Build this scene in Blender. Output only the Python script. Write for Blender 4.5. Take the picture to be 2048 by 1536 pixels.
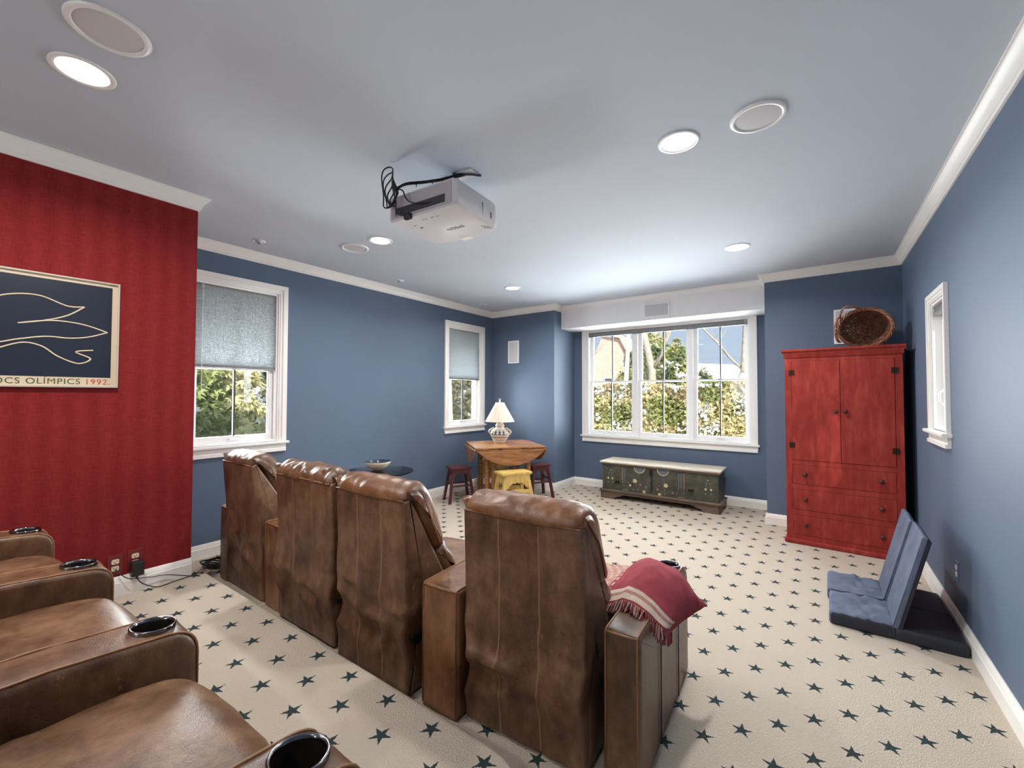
import bpy, bmesh, math, random
from mathutils import Vector, Matrix, noise
random.seed(7)
S = bpy.context.scene
for o in list(bpy.data.objects): bpy.data.objects.remove(o)
COL = S.collection
PI = math.pi
# ------------------------------------------------------------------ camera
cd = bpy.data.cameras.new('camera'); cam = bpy.data.objects.new('camera', cd); COL.objects.link(cam)
cd.sensor_width = 36.0; cd.sensor_fit = 'HORIZONTAL'; cd.lens = 36.0*853.58/2048; cd.clip_start = .02; cd.clip_end = 300
cr = Vector((.81267, .58272, .001965)); cu = Vector((.013217, -.021804, .999675)); cf = Vector((-.582574, .81238, .025421))
cam.matrix_world = Matrix(((cr.x, cu.x, -cf.x, 0), (cr.y, cu.y, -cf.y, 0), (cr.z, cu.z, -cf.z, 1.4024), (0, 0, 0, 1)))
S.camera = cam
# ------------------------------------------------------------------ view, world, sun
S.view_settings.view_transform = 'Standard'; S.view_settings.look = 'None'
S.view_settings.exposure = 0.79; S.view_settings.gamma = 1; S.view_settings.use_curve_mapping = False
W = bpy.data.worlds.new('sky'); S.world = W; W.use_nodes = True
wn = W.node_tree.nodes; wl = W.node_tree.links
bg = wn['Background']; tc = wn.new('ShaderNodeTexCoord'); sx = wn.new('ShaderNodeSeparateXYZ'); rp = wn.new('ShaderNodeValToRGB')
wl.new(tc.outputs['Generated'], sx.inputs[0]); wl.new(sx.outputs['Z'], rp.inputs[0]); wl.new(rp.outputs[0], bg.inputs[0])
rp.color_ramp.elements[0].position = 0.0; rp.color_ramp.elements[0].color = (.70, .82, 1.0, 1)
rp.color_ramp.elements[1].position = .55; rp.color_ramp.elements[1].color = (.45, .63, 1.0, 1)
SKY = .50; bg.inputs[1].default_value = SKY
sd = bpy.data.lights.new('sun', 'SUN'); sd.energy = 6.6; sd.angle = .03; sd.color = (1, .94, .84)
sun = bpy.data.objects.new('sun', sd); COL.objects.link(sun)
sun.rotation_euler = Vector((-.42, .55, -.48)).to_track_quat('-Z', 'Y').to_euler()
# room dimensions (metres)
XR, YB, YW, XL, XL2, XC, XRED, YRED, ZR, H, YR = .666, 5.456, 6.089, -4.307, -3.148, -.470, -3.424, 1.093, .196, 2.74, -2.9
LAMP_POWER = 14.0
WIN_POWER = {'bay': 195.0, 'left': 68.0, 'right': 12.0, 'rear': 24.0}  # the rear entry powers the added fill light
def area(name, loc, aim, sx_, sy_, power, color=(1, 1, 1), shape='RECTANGLE', spread=PI):
    d = bpy.data.lights.new(name, 'AREA'); d.shape = shape; d.size = sx_; d.energy = power; d.color = color; d.spread = spread
    if shape == 'RECTANGLE': d.size_y = sy_
    o = bpy.data.objects.new(name, d); COL.objects.link(o); o.location = loc
    o.rotation_euler = Vector(aim).to_track_quat('-Z', 'Y').to_euler(); return o
# daylight entering through the windows, plus an added rear fill: lights sit outside and shine in
area('daylight_bay', (-1.80, 6.85, 1.50), (0, -1, .03), 2.5, 1.7, WIN_POWER['bay'], (.93, .97, 1.0))
area('rear_fill', (-1.55, YR-.45, 1.55), (0, 1, .15), 1.5, 1.3, WIN_POWER['rear'], (.96, .98, 1.0))  # unseen fill behind the camera, added to brighten the room
area('daylight_left', (-4.95, 1.70, 1.35), (1, 0, .05), .8, .9, WIN_POWER['left'], (.93, .98, 1.0))
area('daylight_left', (-4.95, 4.80, 1.35), (1, 0, .05), .8, .9, WIN_POWER['left'], (.93, .98, 1.0))
area('daylight_right', (1.30, 4.0, 1.65), (-1, 0, 0), .5, .9, WIN_POWER['right'], (.95, .98, 1.0))

# ------------------------------------------------------------------ material helpers
class NT:
    def __init__(s, name):
        s.m = bpy.data.materials.new(name); s.m.use_nodes = True; s.t = s.m.node_tree
        s.b = s.t.nodes['Principled BSDF']
    def n(s, typ, **kw):
        nd = s.t.nodes.new(typ)
        for k, v in kw.items():
            if k.startswith('i_'): nd.inputs[int(k[2:])].default_value = v
            else: setattr(nd, k, v)
        return nd
    def l(s, a, b): s.t.links.new(a, b)
    def put(s, sock, v):
        if hasattr(v, 'is_output') or isinstance(v, bpy.types.NodeSocket): s.l(v, sock)
        else: sock.default_value = v
    def math(s, op, a, b=0.0, c=None):
        nd = s.n('ShaderNodeMath', operation=op); s.put(nd.inputs[0], a); s.put(nd.inputs[1], b)
        if c is not None: s.put(nd.inputs[2], c)
        return nd.outputs[0]
    def mix(s, f, a, b, blend='MIX'):
        nd = s.n('ShaderNodeMix', data_type='RGBA', blend_type=blend)
        s.put(nd.inputs[0], f); s.put(nd.inputs[6], a); s.put(nd.inputs[7], b); return nd.outputs[2]
    def coord(s, kind='Object', scale=(1, 1, 1), rot=(0, 0, 0)):
        t = s.n('ShaderNodeTexCoord'); mp = s.n('ShaderNodeMapping'); mp.inputs['Scale'].default_value = scale; mp.inputs['Rotation'].default_value = rot
        s.l(t.outputs[kind], mp.inputs[0]); return mp.outputs[0]
    def noise(s, co, scale, detail=4, rough=.55):
        nd = s.n('ShaderNodeTexNoise'); s.l(co, nd.inputs['Vector']); nd.inputs['Scale'].default_value = scale
        nd.inputs['Detail'].default_value = detail; nd.inputs['Roughness'].default_value = rough; return nd.outputs[0]
    def ramp(s, f, stops):
        nd = s.n('ShaderNodeValToRGB'); s.l(f, nd.inputs[0]); e = nd.color_ramp.elements
        while len(e) < len(stops): e.new(.5)
        for i, (p, c) in enumerate(stops): e[i].position = p; e[i].color = (*c, 1) if len(c) == 3 else c
        return nd.outputs[0]
    def bump(s, h, strength=.3, dist=.01):
        nd = s.n('ShaderNodeBump'); nd.inputs['Strength'].default_value = strength; nd.inputs['Distance'].default_value = dist
        s.l(h, nd.inputs['Height']); s.l(nd.outputs[0], s.b.inputs['Normal']); return nd
    def set(s, col=None, rough=None, metal=None, spec=None):
        if col is not None: s.put(s.b.inputs['Base Color'], (*col, 1) if isinstance(col, tuple) and len(col) == 3 else col)
        if rough is not None: s.put(s.b.inputs['Roughness'], rough)
        if metal is not None: s.b.inputs['Metallic'].default_value = metal
        if spec is not None: s.b.inputs['Specular IOR Level'].default_value = spec
        return s
def simple(name, col, rough=.5, metal=0, spec=.5, var=.0, scale=8, bump=0, bscale=60):
    m = NT(name)
    if var:
        co = m.coord(); f = m.noise(co, scale); d = tuple(max(0, c*(1-var)) for c in col); b = tuple(min(1, c*(1+var)) for c in col)
        m.set(m.ramp(f, [(.3, d), (.7, b)]))
    else: m.set(col)
    m.set(None, rough, metal, spec)
    if bump: m.bump(m.noise(m.coord(), bscale, 3), bump, .004)
    return m.m
M = {}
M['blue_wall'] = simple('blue_wall_paint', (.104, .146, .220), .58, spec=.32, var=.03, scale=2, bump=.08, bscale=220)
M['ceiling'] = simple('ceiling_paint', (.555, .61, .69), .75, spec=.2, var=.02, scale=1.5, bump=.05, bscale=150)
M['trim'] = simple('white_trim_paint', (.85, .83, .80), .32, spec=.5, var=.02, scale=3)
M['white'] = simple('white_paint', (.88, .88, .88), .3, spec=.5)
M['grille'] = simple('speaker_grille', (.60, .60, .62), .7, var=.04, scale=300)
M['plastic_white'] = simple('white_plastic', (.72, .70, .71), .28, var=.015, scale=6)
M['plastic_ivory'] = simple('ivory_plastic', (.75, .66, .47), .35)
M['black'] = simple('black_plastic', (.012, .012, .013), .35)
M['cable'] = simple('black_cable_rubber', (.010, .010, .011), .42)
M['charcoal'] = simple('charcoal_vent', (.05, .05, .055), .6)
M['chrome'] = simple('dark_chrome_ring', (.20, .20, .21), .16, 1)
M['nickel'] = simple('brushed_nickel', (.55, .54, .52), .3, 1)
M['cup'] = simple('black_cup_liner', (.012, .008, .007), .3)
M['piping'] = simple('leather_piping', (.26, .125, .055), .45, var=.25, scale=30)
def red_wallpaper():
    m = NT('red_grasscloth'); a = m.noise(m.coord(scale=(1, 1, 26)), 14, 5, .7); b = m.noise(m.coord(scale=(1, 26, 1)), 14, 5, .7)
    w = m.n('ShaderNodeTexWave', wave_type='BANDS', bands_direction='Y'); m.l(m.coord(), w.inputs[0]); w.inputs['Scale'].default_value = 3.1; w.inputs['Distortion'].default_value = 1.5
    f = m.math('MULTIPLY_ADD', m.math('ADD', a, b), .5, m.math('MULTIPLY', w.outputs['Fac'], .06))
    m.set(m.ramp(f, [(.36, (.135, .011, .012)), (.52, (.205, .019, .020)), (.72, (.280, .034, .033))]), .85, spec=.08); m.bump(f, .35, .003); return m.m
M['red_wall'] = red_wallpaper()
def carpet(name, x0, y0):
    m = NT(name); t = m.n('ShaderNodeTexCoord'); s = m.n('ShaderNodeSeparateXYZ'); m.l(t.outputs['Object'], s.inputs[0])
    jit = m.n('ShaderNodeTexNoise'); m.l(t.outputs['Object'], jit.inputs['Vector']); jit.inputs['Scale'].default_value = 150; jit.inputs['Detail'].default_value = 1
    js = m.n('ShaderNodeSeparateColor'); m.l(jit.outputs['Color'], js.inputs[0])
    X = m.math('ADD', s.outputs['X'], m.math('MULTIPLY', m.math('SUBTRACT', js.outputs[0], .5), .008))
    Y = m.math('ADD', s.outputs['Y'], m.math('MULTIPLY', m.math('SUBTRACT', js.outputs[1], .5), .008))
    i = m.math('DIVIDE', m.math('SUBTRACT', X, x0), .1236); j = m.math('DIVIDE', m.math('SUBTRACT', Y, y0), .1246)
    u = m.math('MULTIPLY', m.math('ADD', i, j), .5); v = m.math('MULTIPLY', m.math('SUBTRACT', i, j), .5)
    du = m.math('SUBTRACT', u, m.math('ROUND', u)); dv = m.math('SUBTRACT', v, m.math('ROUND', v))
    dx = m.math('MULTIPLY', m.math('ADD', du, dv), .1236); dy = m.math('MULTIPLY', m.math('SUBTRACT', du, dv), .1246)
    r = m.math('SQRT', m.math('ADD', m.math('MULTIPLY', dx, dx), m.math('MULTIPLY', dy, dy)))
    th = m.math('ARCTAN2', dx, dy)   # angle from +Y, a tip points to +Y
    sec = 2*PI/5
    a = m.math('ABSOLUTE', m.math('SUBTRACT', m.math('WRAP', m.math('ADD', th, .06), sec/2, -sec/2), 0.0))
    px = m.math('MULTIPLY', r, m.math('COSINE', a)); py = m.math('MULTIPLY', r, m.math('SINE', a))
    R, ri = .0435, .0150; ix, iy = ri*math.cos(PI/5), ri*math.sin(PI/5)
    nx, ny = iy, R-ix; cc = nx*R
    d = m.math('SUBTRACT', m.math('ADD', m.math('MULTIPLY', px, nx), m.math('MULTIPLY', py, ny)), cc)
    star = m.math('LESS_THAN', d, 0.0)
    rib = m.n('ShaderNodeTexVoronoi'); m.l(m.coord(scale=(1, .8, 1)), rib.inputs['Vector']); rib.inputs['Scale'].default_value = 190
    big = m.noise(m.coord(), 1.7, 3); fine = m.noise(m.coord(), 260, 2)
    base = m.mix(fine, (.45, .385, .310, 1), (.58, .505, .420, 1)); base = m.mix(m.math('MULTIPLY', big, .25), base, (.46, .39, .32, 1))
    st = m.mix(fine, (.012, .019, .021, 1), (.055, .080, .085, 1))
    m.set(m.mix(star, base, st), .95, spec=.1); m.bump(m.math('ADD', rib.outputs['Distance'], m.math('MULTIPLY', fine, .5)), .55, .006); return m.m
M['carpet'] = carpet('star_carpet', -.032, 2.543); M['carpet_riser'] = carpet('star_carpet_platform', -1.275, .984)
def leather(name, dark, mid, lite, rough=.34, seams=()):
    m = NT(name); co = m.coord()
    a = m.noise(co, 3.2, 6, .62); b = m.noise(m.coord(scale=(1, 1, .5)), 14, 5, .7); g = m.noise(co, 420, 2)
    f = m.math('ADD', m.math('MULTIPLY', a, .60), m.math('MULTIPLY', b, .40))
    c = m.ramp(f, [(.40, dark), (.5, mid), (.62, lite)])
    sc = m.n('ShaderNodeTexNoise'); m.l(m.coord(scale=(9, 3, 1.6), rot=(.3, .5, .9)), sc.inputs['Vector']); sc.inputs['Scale'].default_value = 9; sc.inputs['Detail'].default_value = 7; sc.inputs['Roughness'].default_value = .8
    scr = m.math('MULTIPLY', m.math('GREATER_THAN', sc.outputs[0], .635), .30)
    c = m.mix(scr, c, (min(1, lite[0]*2.1), lite[1]*2.3, lite[2]*2.4, 1))
    h = m.math('ADD', m.math('MULTIPLY', g, .35), m.math('MULTIPLY', m.noise(co, 28, 5, .7), .9))
    if seams:
        t = m.n('ShaderNodeTexCoord'); s = m.n('ShaderNodeSeparateXYZ'); m.l(t.outputs['UV'], s.inputs[0])
        wob = m.math('MULTIPLY', m.math('SUBTRACT', m.noise(co, 6, 2), .5), .03)
        for q in seams:
            dd = m.math('ABSOLUTE', m.math('SUBTRACT', m.math('ADD', s.outputs['X'], wob), q))
            line = m.math('MULTIPLY', m.math('LESS_THAN', dd, .0055), .6)
            c = m.mix(line, c, (lite[0]*1.5, lite[1]*1.5, lite[2]*1.5, 1)); h = m.math('SUBTRACT', h, m.math('MULTIPLY', m.math('LESS_THAN', dd, .004), 1.5))
    m.set(c, m.math('MULTIPLY_ADD', a, .25, rough-.1), spec=.5); m.bump(h, .32, .007)
    m.b.inputs['Coat Weight'].default_value = .12; m.b.inputs['Coat Roughness'].default_value = .28
    return m.m
M['leather'] = leather('brown_leather', (.062, .027, .013), (.135, .065, .032), (.235, .125, .066), .32)
M['leather_back'] = leather('brown_leather_panelled', (.058, .025, .013), (.130, .062, .032), (.235, .128, .070), .38, (.33, .655))
M['leather_tan'] = leather('tan_worn_leather', (.090, .034, .014), (.190, .080, .034), (.31, .150, .070), .29)
M['leather_gold'] = leather('faded_brown_leather', (.062, .030, .014), (.118, .060, .029), (.19, .105, .055), .38)
def wood(name, a, b, c, rough=.4, scale=(1, 14, 14), rot=(0, 0, 0), sc=3):
    m = NT(name); f = m.noise(m.coord(scale=scale, rot=rot), sc, 6, .6); g = m.noise(m.coord(), 2.4, 4)
    m.set(m.ramp(m.math('ADD', m.math('MULTIPLY', f, .7), m.math('MULTIPLY', g, .3)), [(.34, a), (.5, b), (.66, c)]), rough); m.bump(f, .18, .003); return m.m
M['red_paint'] = wood('red_painted_pine', (.215, .020, .016), (.290, .030, .023), (.385, .058, .041), .55, (4, 4, 1), sc=5)
M['red_paint'].node_tree.nodes['Principled BSDF'].inputs['Specular IOR Level'].default_value = .22
M['red_edge'] = simple('red_painted_edge', (.30, .04, .03), .45, var=.2)
M['iron'] = simple('dark_iron', (.022, .016, .012), .5, .6, var=.3, scale=40)
M['knob'] = simple('dark_brown_knob', (.075, .014, .010), .4, var=.2, scale=40)
M['stool_red'] = wood('maroon_stool_paint', (.050, .008, .010), (.085, .012, .015), (.15, .026, .026), .35, (10, 10, 2))
M['stool_yellow'] = wood('yellow_stool_paint', (.54, .34, .085), (.65, .44, .13), (.74, .54, .20), .4, (10, 10, 2))
M['table_wood'] = wood('honey_oak', (.20, .080, .028), (.33, .145, .055), (.46, .235, .105), .26, (2, 16, 16))
M['basket'] = wood('dark_wicker', (.075, .024, .013), (.20, .075, .040), (.40, .19, .115), .45, (3, 3, 3), sc=16)
M['basket_light'] = wood('light_wicker', (.13, .055, .030), (.27, .125, .075), (.42, .23, .15), .42, (3, 3, 3), sc=14)
def trunk_paint():
    m = NT('worn_green_paint'); co = m.coord(); f = m.noise(co, 7, 7, .7); g = m.noise(m.coord(scale=(1, 1, 5)), 22, 5, .7)
    c = m.ramp(f, [(.32, (.020, .019, .013)), (.5, (.050, .052, .036)), (.72, (.105, .098, .070))])
    c = m.mix(m.math('MULTIPLY', m.math('GREATER_THAN', g, .62), .6), c, (.13, .085, .055, 1)); m.set(c, .55); m.bump(g, .3, .003); return m.m
M['trunk'] = trunk_paint()
M['trunk_lid'] = wood('bleached_lid_wood', (.36, .30, .22), (.52, .46, .37), (.66, .60, .50), .30, (1.5, 16, 16))
M['trunk_brown'] = wood('worn_brown_moulding', (.065, .040, .026), (.12, .080, .055), (.19, .13, .09), .5, (1, 12, 12))
M['flower'] = simple('cream_folk_paint', (.55, .42, .24), .6, var=.3, scale=60)
M['flower_blue'] = simple('dusty_blue_folk_paint', (.10, .14, .16), .6, var=.3, scale=60)
M['flower_red'] = simple('faded_rose_folk_paint', (.30, .14, .10), .6, var=.3, scale=60)
M['navy'] = simple('navy_cotton_twill', (.105, .125, .185), .8, spec=.2, var=.18, scale=9, bump=.25, bscale=400)
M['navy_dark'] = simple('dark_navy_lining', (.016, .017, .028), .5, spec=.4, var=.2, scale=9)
M['throw'] = simple('maroon_knit', (.27, .050, .065), .92, spec=.1, var=.18, scale=16, bump=.6, bscale=330)
M['throw_cream'] = simple('cream_knit', (.52, .42, .33), .92, spec=.1, var=.12, scale=30, bump=.5, bscale=330)
M['throw_rose'] = simple('rose_knit', (.36, .19, .16), .92, spec=.1, var=.2, scale=120, bump=.5, bscale=330)
M['poster_navy'] = simple('poster_navy_ink', (.016, .021, .036), .35, var=.05, scale=3)
M['poster_cream'] = simple('poster_cream_paper', (.62, .50, .36), .5)
M['poster_green'] = simple('poster_green_ink', (.045, .085, .03), .5)
M['poster_red'] = simple('poster_red_ink', (.50, .07, .05), .5)
M['frame_silver'] = simple('pale_metal_frame', (.62, .55, .47), .28, .3)
M['seal_black'] = simple('black_weatherseal', (.03, .03, .03), .5)
M['muntin'] = simple('grey_muntin', (.075, .075, .08), .4)
M['plate_red'] = simple('red_painted_plate', (.16, .014, .017), .35)
M['bowl_cream'] = simple('cream_glazed_ceramic', (.68, .55, .42), .2, var=.05)
M['bowl_blue'] = simple('dark_blue_glaze', (.05, .07, .11), .12, var=.4, scale=40)
M['print_grey'] = simple('grey_print', (.10, .10, .11), .5)
def emit(name, col, strength):
    m = NT(name); m.b.inputs['Emission Color'].default_value = (*col, 1); m.b.inputs['Emission Strength'].default_value = strength; m.set((.8, .8, .8)); return m.m
M['lamp_glow'] = emit('downlight_diffuser', (1, .97, .92), 9.0)
def glass():
    m = NT('window_glass'); t = m.t; out = t.nodes['Material Output']
    tr = m.n('ShaderNodeBsdfTransparent'); gl = m.n('ShaderNodeBsdfGlossy'); gl.inputs['Roughness'].default_value = .02
    fr = m.n('ShaderNodeFresnel'); fr.inputs[0].default_value = 1.45; mx = m.n('ShaderNodeMixShader'); tr.inputs[0].default_value = (.97, .98, .97, 1)
    m.l(m.math('MULTIPLY', fr.outputs[0], .8), mx.inputs[0]); m.l(tr.outputs[0], mx.inputs[1]); m.l(gl.outputs[0], mx.inputs[2]); m.l(mx.outputs[0], out.inputs[0]); return m.m
M['glass'] = glass()
def table_glass():
    m = NT('table_glass'); out = m.t.nodes['Material Output']
    tr = m.n('ShaderNodeBsdfTransparent'); tr.inputs[0].default_value = (.90, .94, .93, 1); gl = m.n('ShaderNodeBsdfGlossy'); gl.inputs['Roughness'].default_value = .03
    fr = m.n('ShaderNodeFresnel'); mx = m.n('ShaderNodeMixShader'); m.l(fr.outputs[0], mx.inputs[0]); m.l(tr.outputs[0], mx.inputs[1]); m.l(gl.outputs[0], mx.inputs[2]); m.l(mx.outputs[0], out.inputs[0]); return m.m
M['table_glass'] = table_glass()
def shade_fabric(name, col, tr=.45):
    m = NT(name); out = m.t.nodes['Material Output']; d = m.n('ShaderNodeBsdfDiffuse'); t = m.n('ShaderNodeBsdfTranslucent')
    d.inputs[0].default_value = (*col, 1); t.inputs[0].default_value = (*col, 1); mx = m.n('ShaderNodeMixShader'); mx.inputs[0].default_value = tr
    m.l(d.outputs[0], mx.inputs[1]); m.l(t.outputs[0], mx.inputs[2]); m.l(mx.outputs[0], out.inputs[0]); return m.m
M['blind'] = shade_fabric('grey_cellular_fabric', (.52, .55, .57), .42)
M['blind_rail'] = simple('grey_shade_rail', (.20, .20, .20), .5)
M['lampshade'] = shade_fabric('ivory_pleated_silk', (.86, .80, .70), .35)
M['leaf'] = shade_fabric('conifer_leaf', (.33, .36, .15), .4)
M['leaf2'] = shade_fabric('conifer_leaf_light', (.62, .58, .32), .4)
M['leaf3'] = shade_fabric('conifer_leaf_brown', (.66, .53, .36), .4)
M['leafd'] = shade_fabric('conifer_leaf_dark', (.20, .25, .13), .4)
M['pink'] = shade_fabric('heather_bloom', (.50, .30, .36), .4)
M['snow'] = simple('snow', (.93, .92, .90), .7, var=.02)
M['bark'] = simple('grey_bark', (.33, .29, .24), .9, var=.3, scale=12)
M['bark_white'] = simple('pale_birch_bark', (.78, .76, .73), .8, var=.1, scale=12)
M['shingle'] = simple('snowy_shingle', (.40, .34, .30), .9, var=.2, scale=20)
def brick():
    m = NT('pink_brick'); b = m.n('ShaderNodeTexBrick'); m.l(m.coord(rot=(PI/2, 0, 0)), b.inputs[0]); b.inputs['Scale'].default_value = 4
    b.inputs[1].default_value = (.46, .24, .18, 1); b.inputs[2].default_value = (.55, .32, .25, 1); b.inputs[3].default_value = (.6, .52, .46, 1); m.set(b.outputs[0], .9); return m.m
M['brick'] = brick()
def shell(name, bands):
    m = NT(name); t = m.n('ShaderNodeTexCoord'); s = m.n('ShaderNodeSeparateXYZ'); m.l(t.outputs['Object'], s.inputs[0]); z = s.outputs['Z']
    ang = m.math('ARCTAN2', s.outputs['X'], s.outputs['Y']); c = (.78, .73, .65, 1)
    def band(z0, z1, k, c, dark=(.035, .035, .05, 1), thr=0.0):
        inb = m.math('MULTIPLY', m.math('GREATER_THAN', z, z0), m.math('LESS_THAN', z, z1))
        w = m.math('SINE', m.math('ADD', m.math('MULTIPLY', ang, k), m.math('MULTIPLY', z, 120))) if k else 1.0
        w2 = m.math('SINE', m.math('SUBTRACT', m.math('MULTIPLY', ang, k), m.math('MULTIPLY', z, 120))) if k else 1.0
        p = m.math('GREATER_THAN', m.math('MULTIPLY', w, w2), thr) if k else 1.0
        return m.mix(m.math('MULTIPLY', inb, p), c, dark)
    for bd in bands: c = band(bd[0], bd[1], bd[2], c, bd[3] if len(bd) > 3 else (.035, .035, .05, 1))
    m.set(c, .22); return m.m
M['lamp_ceramic'] = shell('painted_pottery', [(.045, .052, 0, (.25, .18, .12, 1)), (.075, .083, 0), (.083, .100, 30), (.108, .114, 0), (.118, .175, 7), (.178, .184, 0), (.19, .20, 16)])

# ------------------------------------------------------------------ object helpers
def link(name, me, mat=None, parent=None):
    o = bpy.data.objects.new(name, me); COL.objects.link(o)
    if mat is not None and not me.materials:
        for mm in (mat if isinstance(mat, (list, tuple)) else [mat]): me.materials.append(M[mm] if isinstance(mm, str) else mm)
    if parent is not None: o.parent = parent
    return o
def mesh(name, V, F, mat=None, parent=None, smooth=False, mi=None, uv=None):
    me = bpy.data.meshes.new(name); me.from_pydata(V, [], F)
    if smooth: me.polygons.foreach_set('use_smooth', [True]*len(me.polygons))
    if mi: me.polygons.foreach_set('material_index', mi)
    if uv:
        L = me.uv_layers.new(name='UVMap')
        for lp in me.loops: L.data[lp.index].uv = uv[lp.vertex_index]
    me.update(); return link(name, me, mat, parent)
def tag(o, label, cat, group=None, kind=None):
    o['label'] = label; o['category'] = cat
    if group: o['group'] = group
    if kind: o['kind'] = kind
    return o
def thing(name, label, cat, loc=(0, 0, 0), rz=0, group=None):
    o = bpy.data.objects.new(name, None); COL.objects.link(o); o.location = loc; o.rotation_euler = (0, 0, rz); o.empty_display_size = .05
    return tag(o, label, cat, group)
def struct(o): o['kind'] = 'structure'; return o
class B:
    """collects shapes into one mesh"""
    def __init__(s): s.V = []; s.F = []; s.mi = []; s.uv = []
    def add(s, V, F, m=0):
        k = len(s.V); s.V += [tuple(v) for v in V]; s.F += [tuple(i+k for i in f) for f in F]; s.mi += [m]*len(F); return s
    def box(s, x0, x1, y0, y1, z0, z1, m=0, mat=None):
        V = [(x, y, z) for z in (z0, z1) for y in (y0, y1) for x in (x0, x1)]
        if mat: V = [tuple(mat @ Vector(v)) for v in V]
        return s.add(V, [(0, 2, 3, 1), (4, 5, 7, 6), (0, 1, 5, 4), (2, 6, 7, 3), (0, 4, 6, 2), (1, 3, 7, 5)], m)
    def rbox(s, x0, x1, y0, y1, z0, z1, r, m=0, n=2, mat=None):
        """bevelled box"""
        bm = bmesh.new(); bmesh.ops.create_cube(bm, size=1)
        for v in bm.verts: v.co = Vector(((x0+x1)/2+v.co.x*(x1-x0), (y0+y1)/2+v.co.y*(y1-y0), (z0+z1)/2+v.co.z*(z1-z0)))
        bmesh.ops.bevel(bm, geom=bm.edges[:], offset=r, segments=n, affect='EDGES', profile=.5)
        if mat: bmesh.ops.transform(bm, matrix=mat, verts=bm.verts)
        bm.verts.index_update(); s.add([v.co[:] for v in bm.verts], [[v.index for v in f.verts] for f in bm.faces], m); bm.free(); return s
    def tube(s, pts, r, n=8, m=0, closed=False, cap=True):
        pts = [Vector(p) for p in pts]; N = len(pts); k = len(s.V); prev = None; up = Vector((0, 0, 1))
        for i, p in enumerate(pts):
            a = pts[(i-1) % N] if (i > 0 or closed) else p; b = pts[(i+1) % N] if (i < N-1 or closed) else p
            d = (b-a).normalized()
            if prev is None:
                q = up if abs(d.z) < .9 else Vector((1, 0, 0)); u = d.cross(q).normalized()
            else:
                u = (prev - d*prev.dot(d)); u = u.normalized() if u.length > 1e-6 else d.cross(up).normalized()
            prev = u; w = d.cross(u); rr = r[i] if isinstance(r, (list, tuple)) else r
            for j in range(n):
                t = 2*PI*j/n; s.V.append(tuple(p+(u*math.cos(t)+w*math.sin(t))*rr))
        for i in range(N if closed else N-1):
            for j in range(n):
                a, b = k+i*n+j, k+i*n+(j+1) % n; c, d2 = k+((i+1) % N)*n+(j+1) % n, k+((i+1) % N)*n+j; s.F.append((a, b, c, d2)); s.mi.append(m)
        if cap and not closed:
            s.F.append(tuple(k+j for j in reversed(range(n)))); s.F.append(tuple(k+(N-1)*n+j for j in range(n))); s.mi += [m, m]
        return s
    def lathe(s, prof, n=32, c=(0, 0, 0), m=0, mat=None, fn=None):
        k = len(s.V); N = len(prof)
        for r, z in prof:
            for j in range(n):
                t = 2*PI*j/n; rr = r*(fn(t, z) if fn else 1); v = Vector((c[0]+rr*math.cos(t), c[1]+rr*math.sin(t), c[2]+z))
                s.V.append(tuple(mat @ v) if mat else tuple(v))
        for i in range(N-1):
            for j in range(n): s.F.append((k+i*n+j, k+i*n+(j+1) % n, k+(i+1)*n+(j+1) % n, k+(i+1)*n+j)); s.mi.append(m)
        return s
    def prism(s, poly, a0, a1, axis='x', m=0, mat=None):
        """polygon extruded along an axis; poly given in the two other axes"""
        def P(u, v, a): return {'x': (a, u, v), 'y': (u, a, v), 'z': (u, v, a)}[axis]
        n = len(poly); V = [P(u, v, a0) for u, v in poly]+[P(u, v, a1) for u, v in poly]
        if mat: V = [tuple(mat @ Vector(v)) for v in V]
        F = [tuple(range(n)), tuple(reversed(range(n, 2*n)))]+[(i, i+n, (i+1) % n+n, (i+1) % n) for i in range(n)]
        return s.add(V, F, m)
    def build(s, name, mat, parent=None, smooth=False, auto=False):
        o = mesh(name, s.V, s.F, mat, parent, smooth, s.mi)
        bm = bmesh.new(); bm.from_mesh(o.data); bmesh.ops.recalc_face_normals(bm, faces=bm.faces); bm.to_mesh(o.data); bm.free()
        if auto: o.data.polygons.foreach_set('use_smooth', [True]*len(o.data.polygons)); o.data.set_sharp_from_angle(angle=.6)
        return o
def T(x=0, y=0, z=0, rx=0, ry=0, rz=0, s=1): return Matrix.Translation((x, y, z)) @ Matrix.Rotation(rz, 4, 'Z') @ Matrix.Rotation(ry, 4, 'Y') @ Matrix.Rotation(rx, 4, 'X') @ Matrix.Scale(s, 4)
def copy_tree(o, parent=None):
    c = o.copy(); COL.objects.link(c)
    if parent is not None: c.parent = parent
    for ch in [q for q in bpy.data.objects if q.parent == o]: copy_tree(ch, c)
    return c
def smooth_poly(P, n, closed=True):
    """Catmull-Rom resample"""
    out = []; N = len(P); seg = N if closed else N-1
    for i in range(seg):
        p0, p1, p2, p3 = [Vector(P[(i+k-1) % N] if closed else P[min(max(i+k-1, 0), N-1)]) for k in range(4)]
        for q in range(n):
            t = q/n; out.append(.5*((2*p1)+(-p0+p2)*t+(2*p0-5*p1+4*p2-p3)*t*t+(-p0+3*p1-3*p2+p3)*t**3))
    if not closed: out.append(Vector(P[-1]))
    return out
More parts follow.
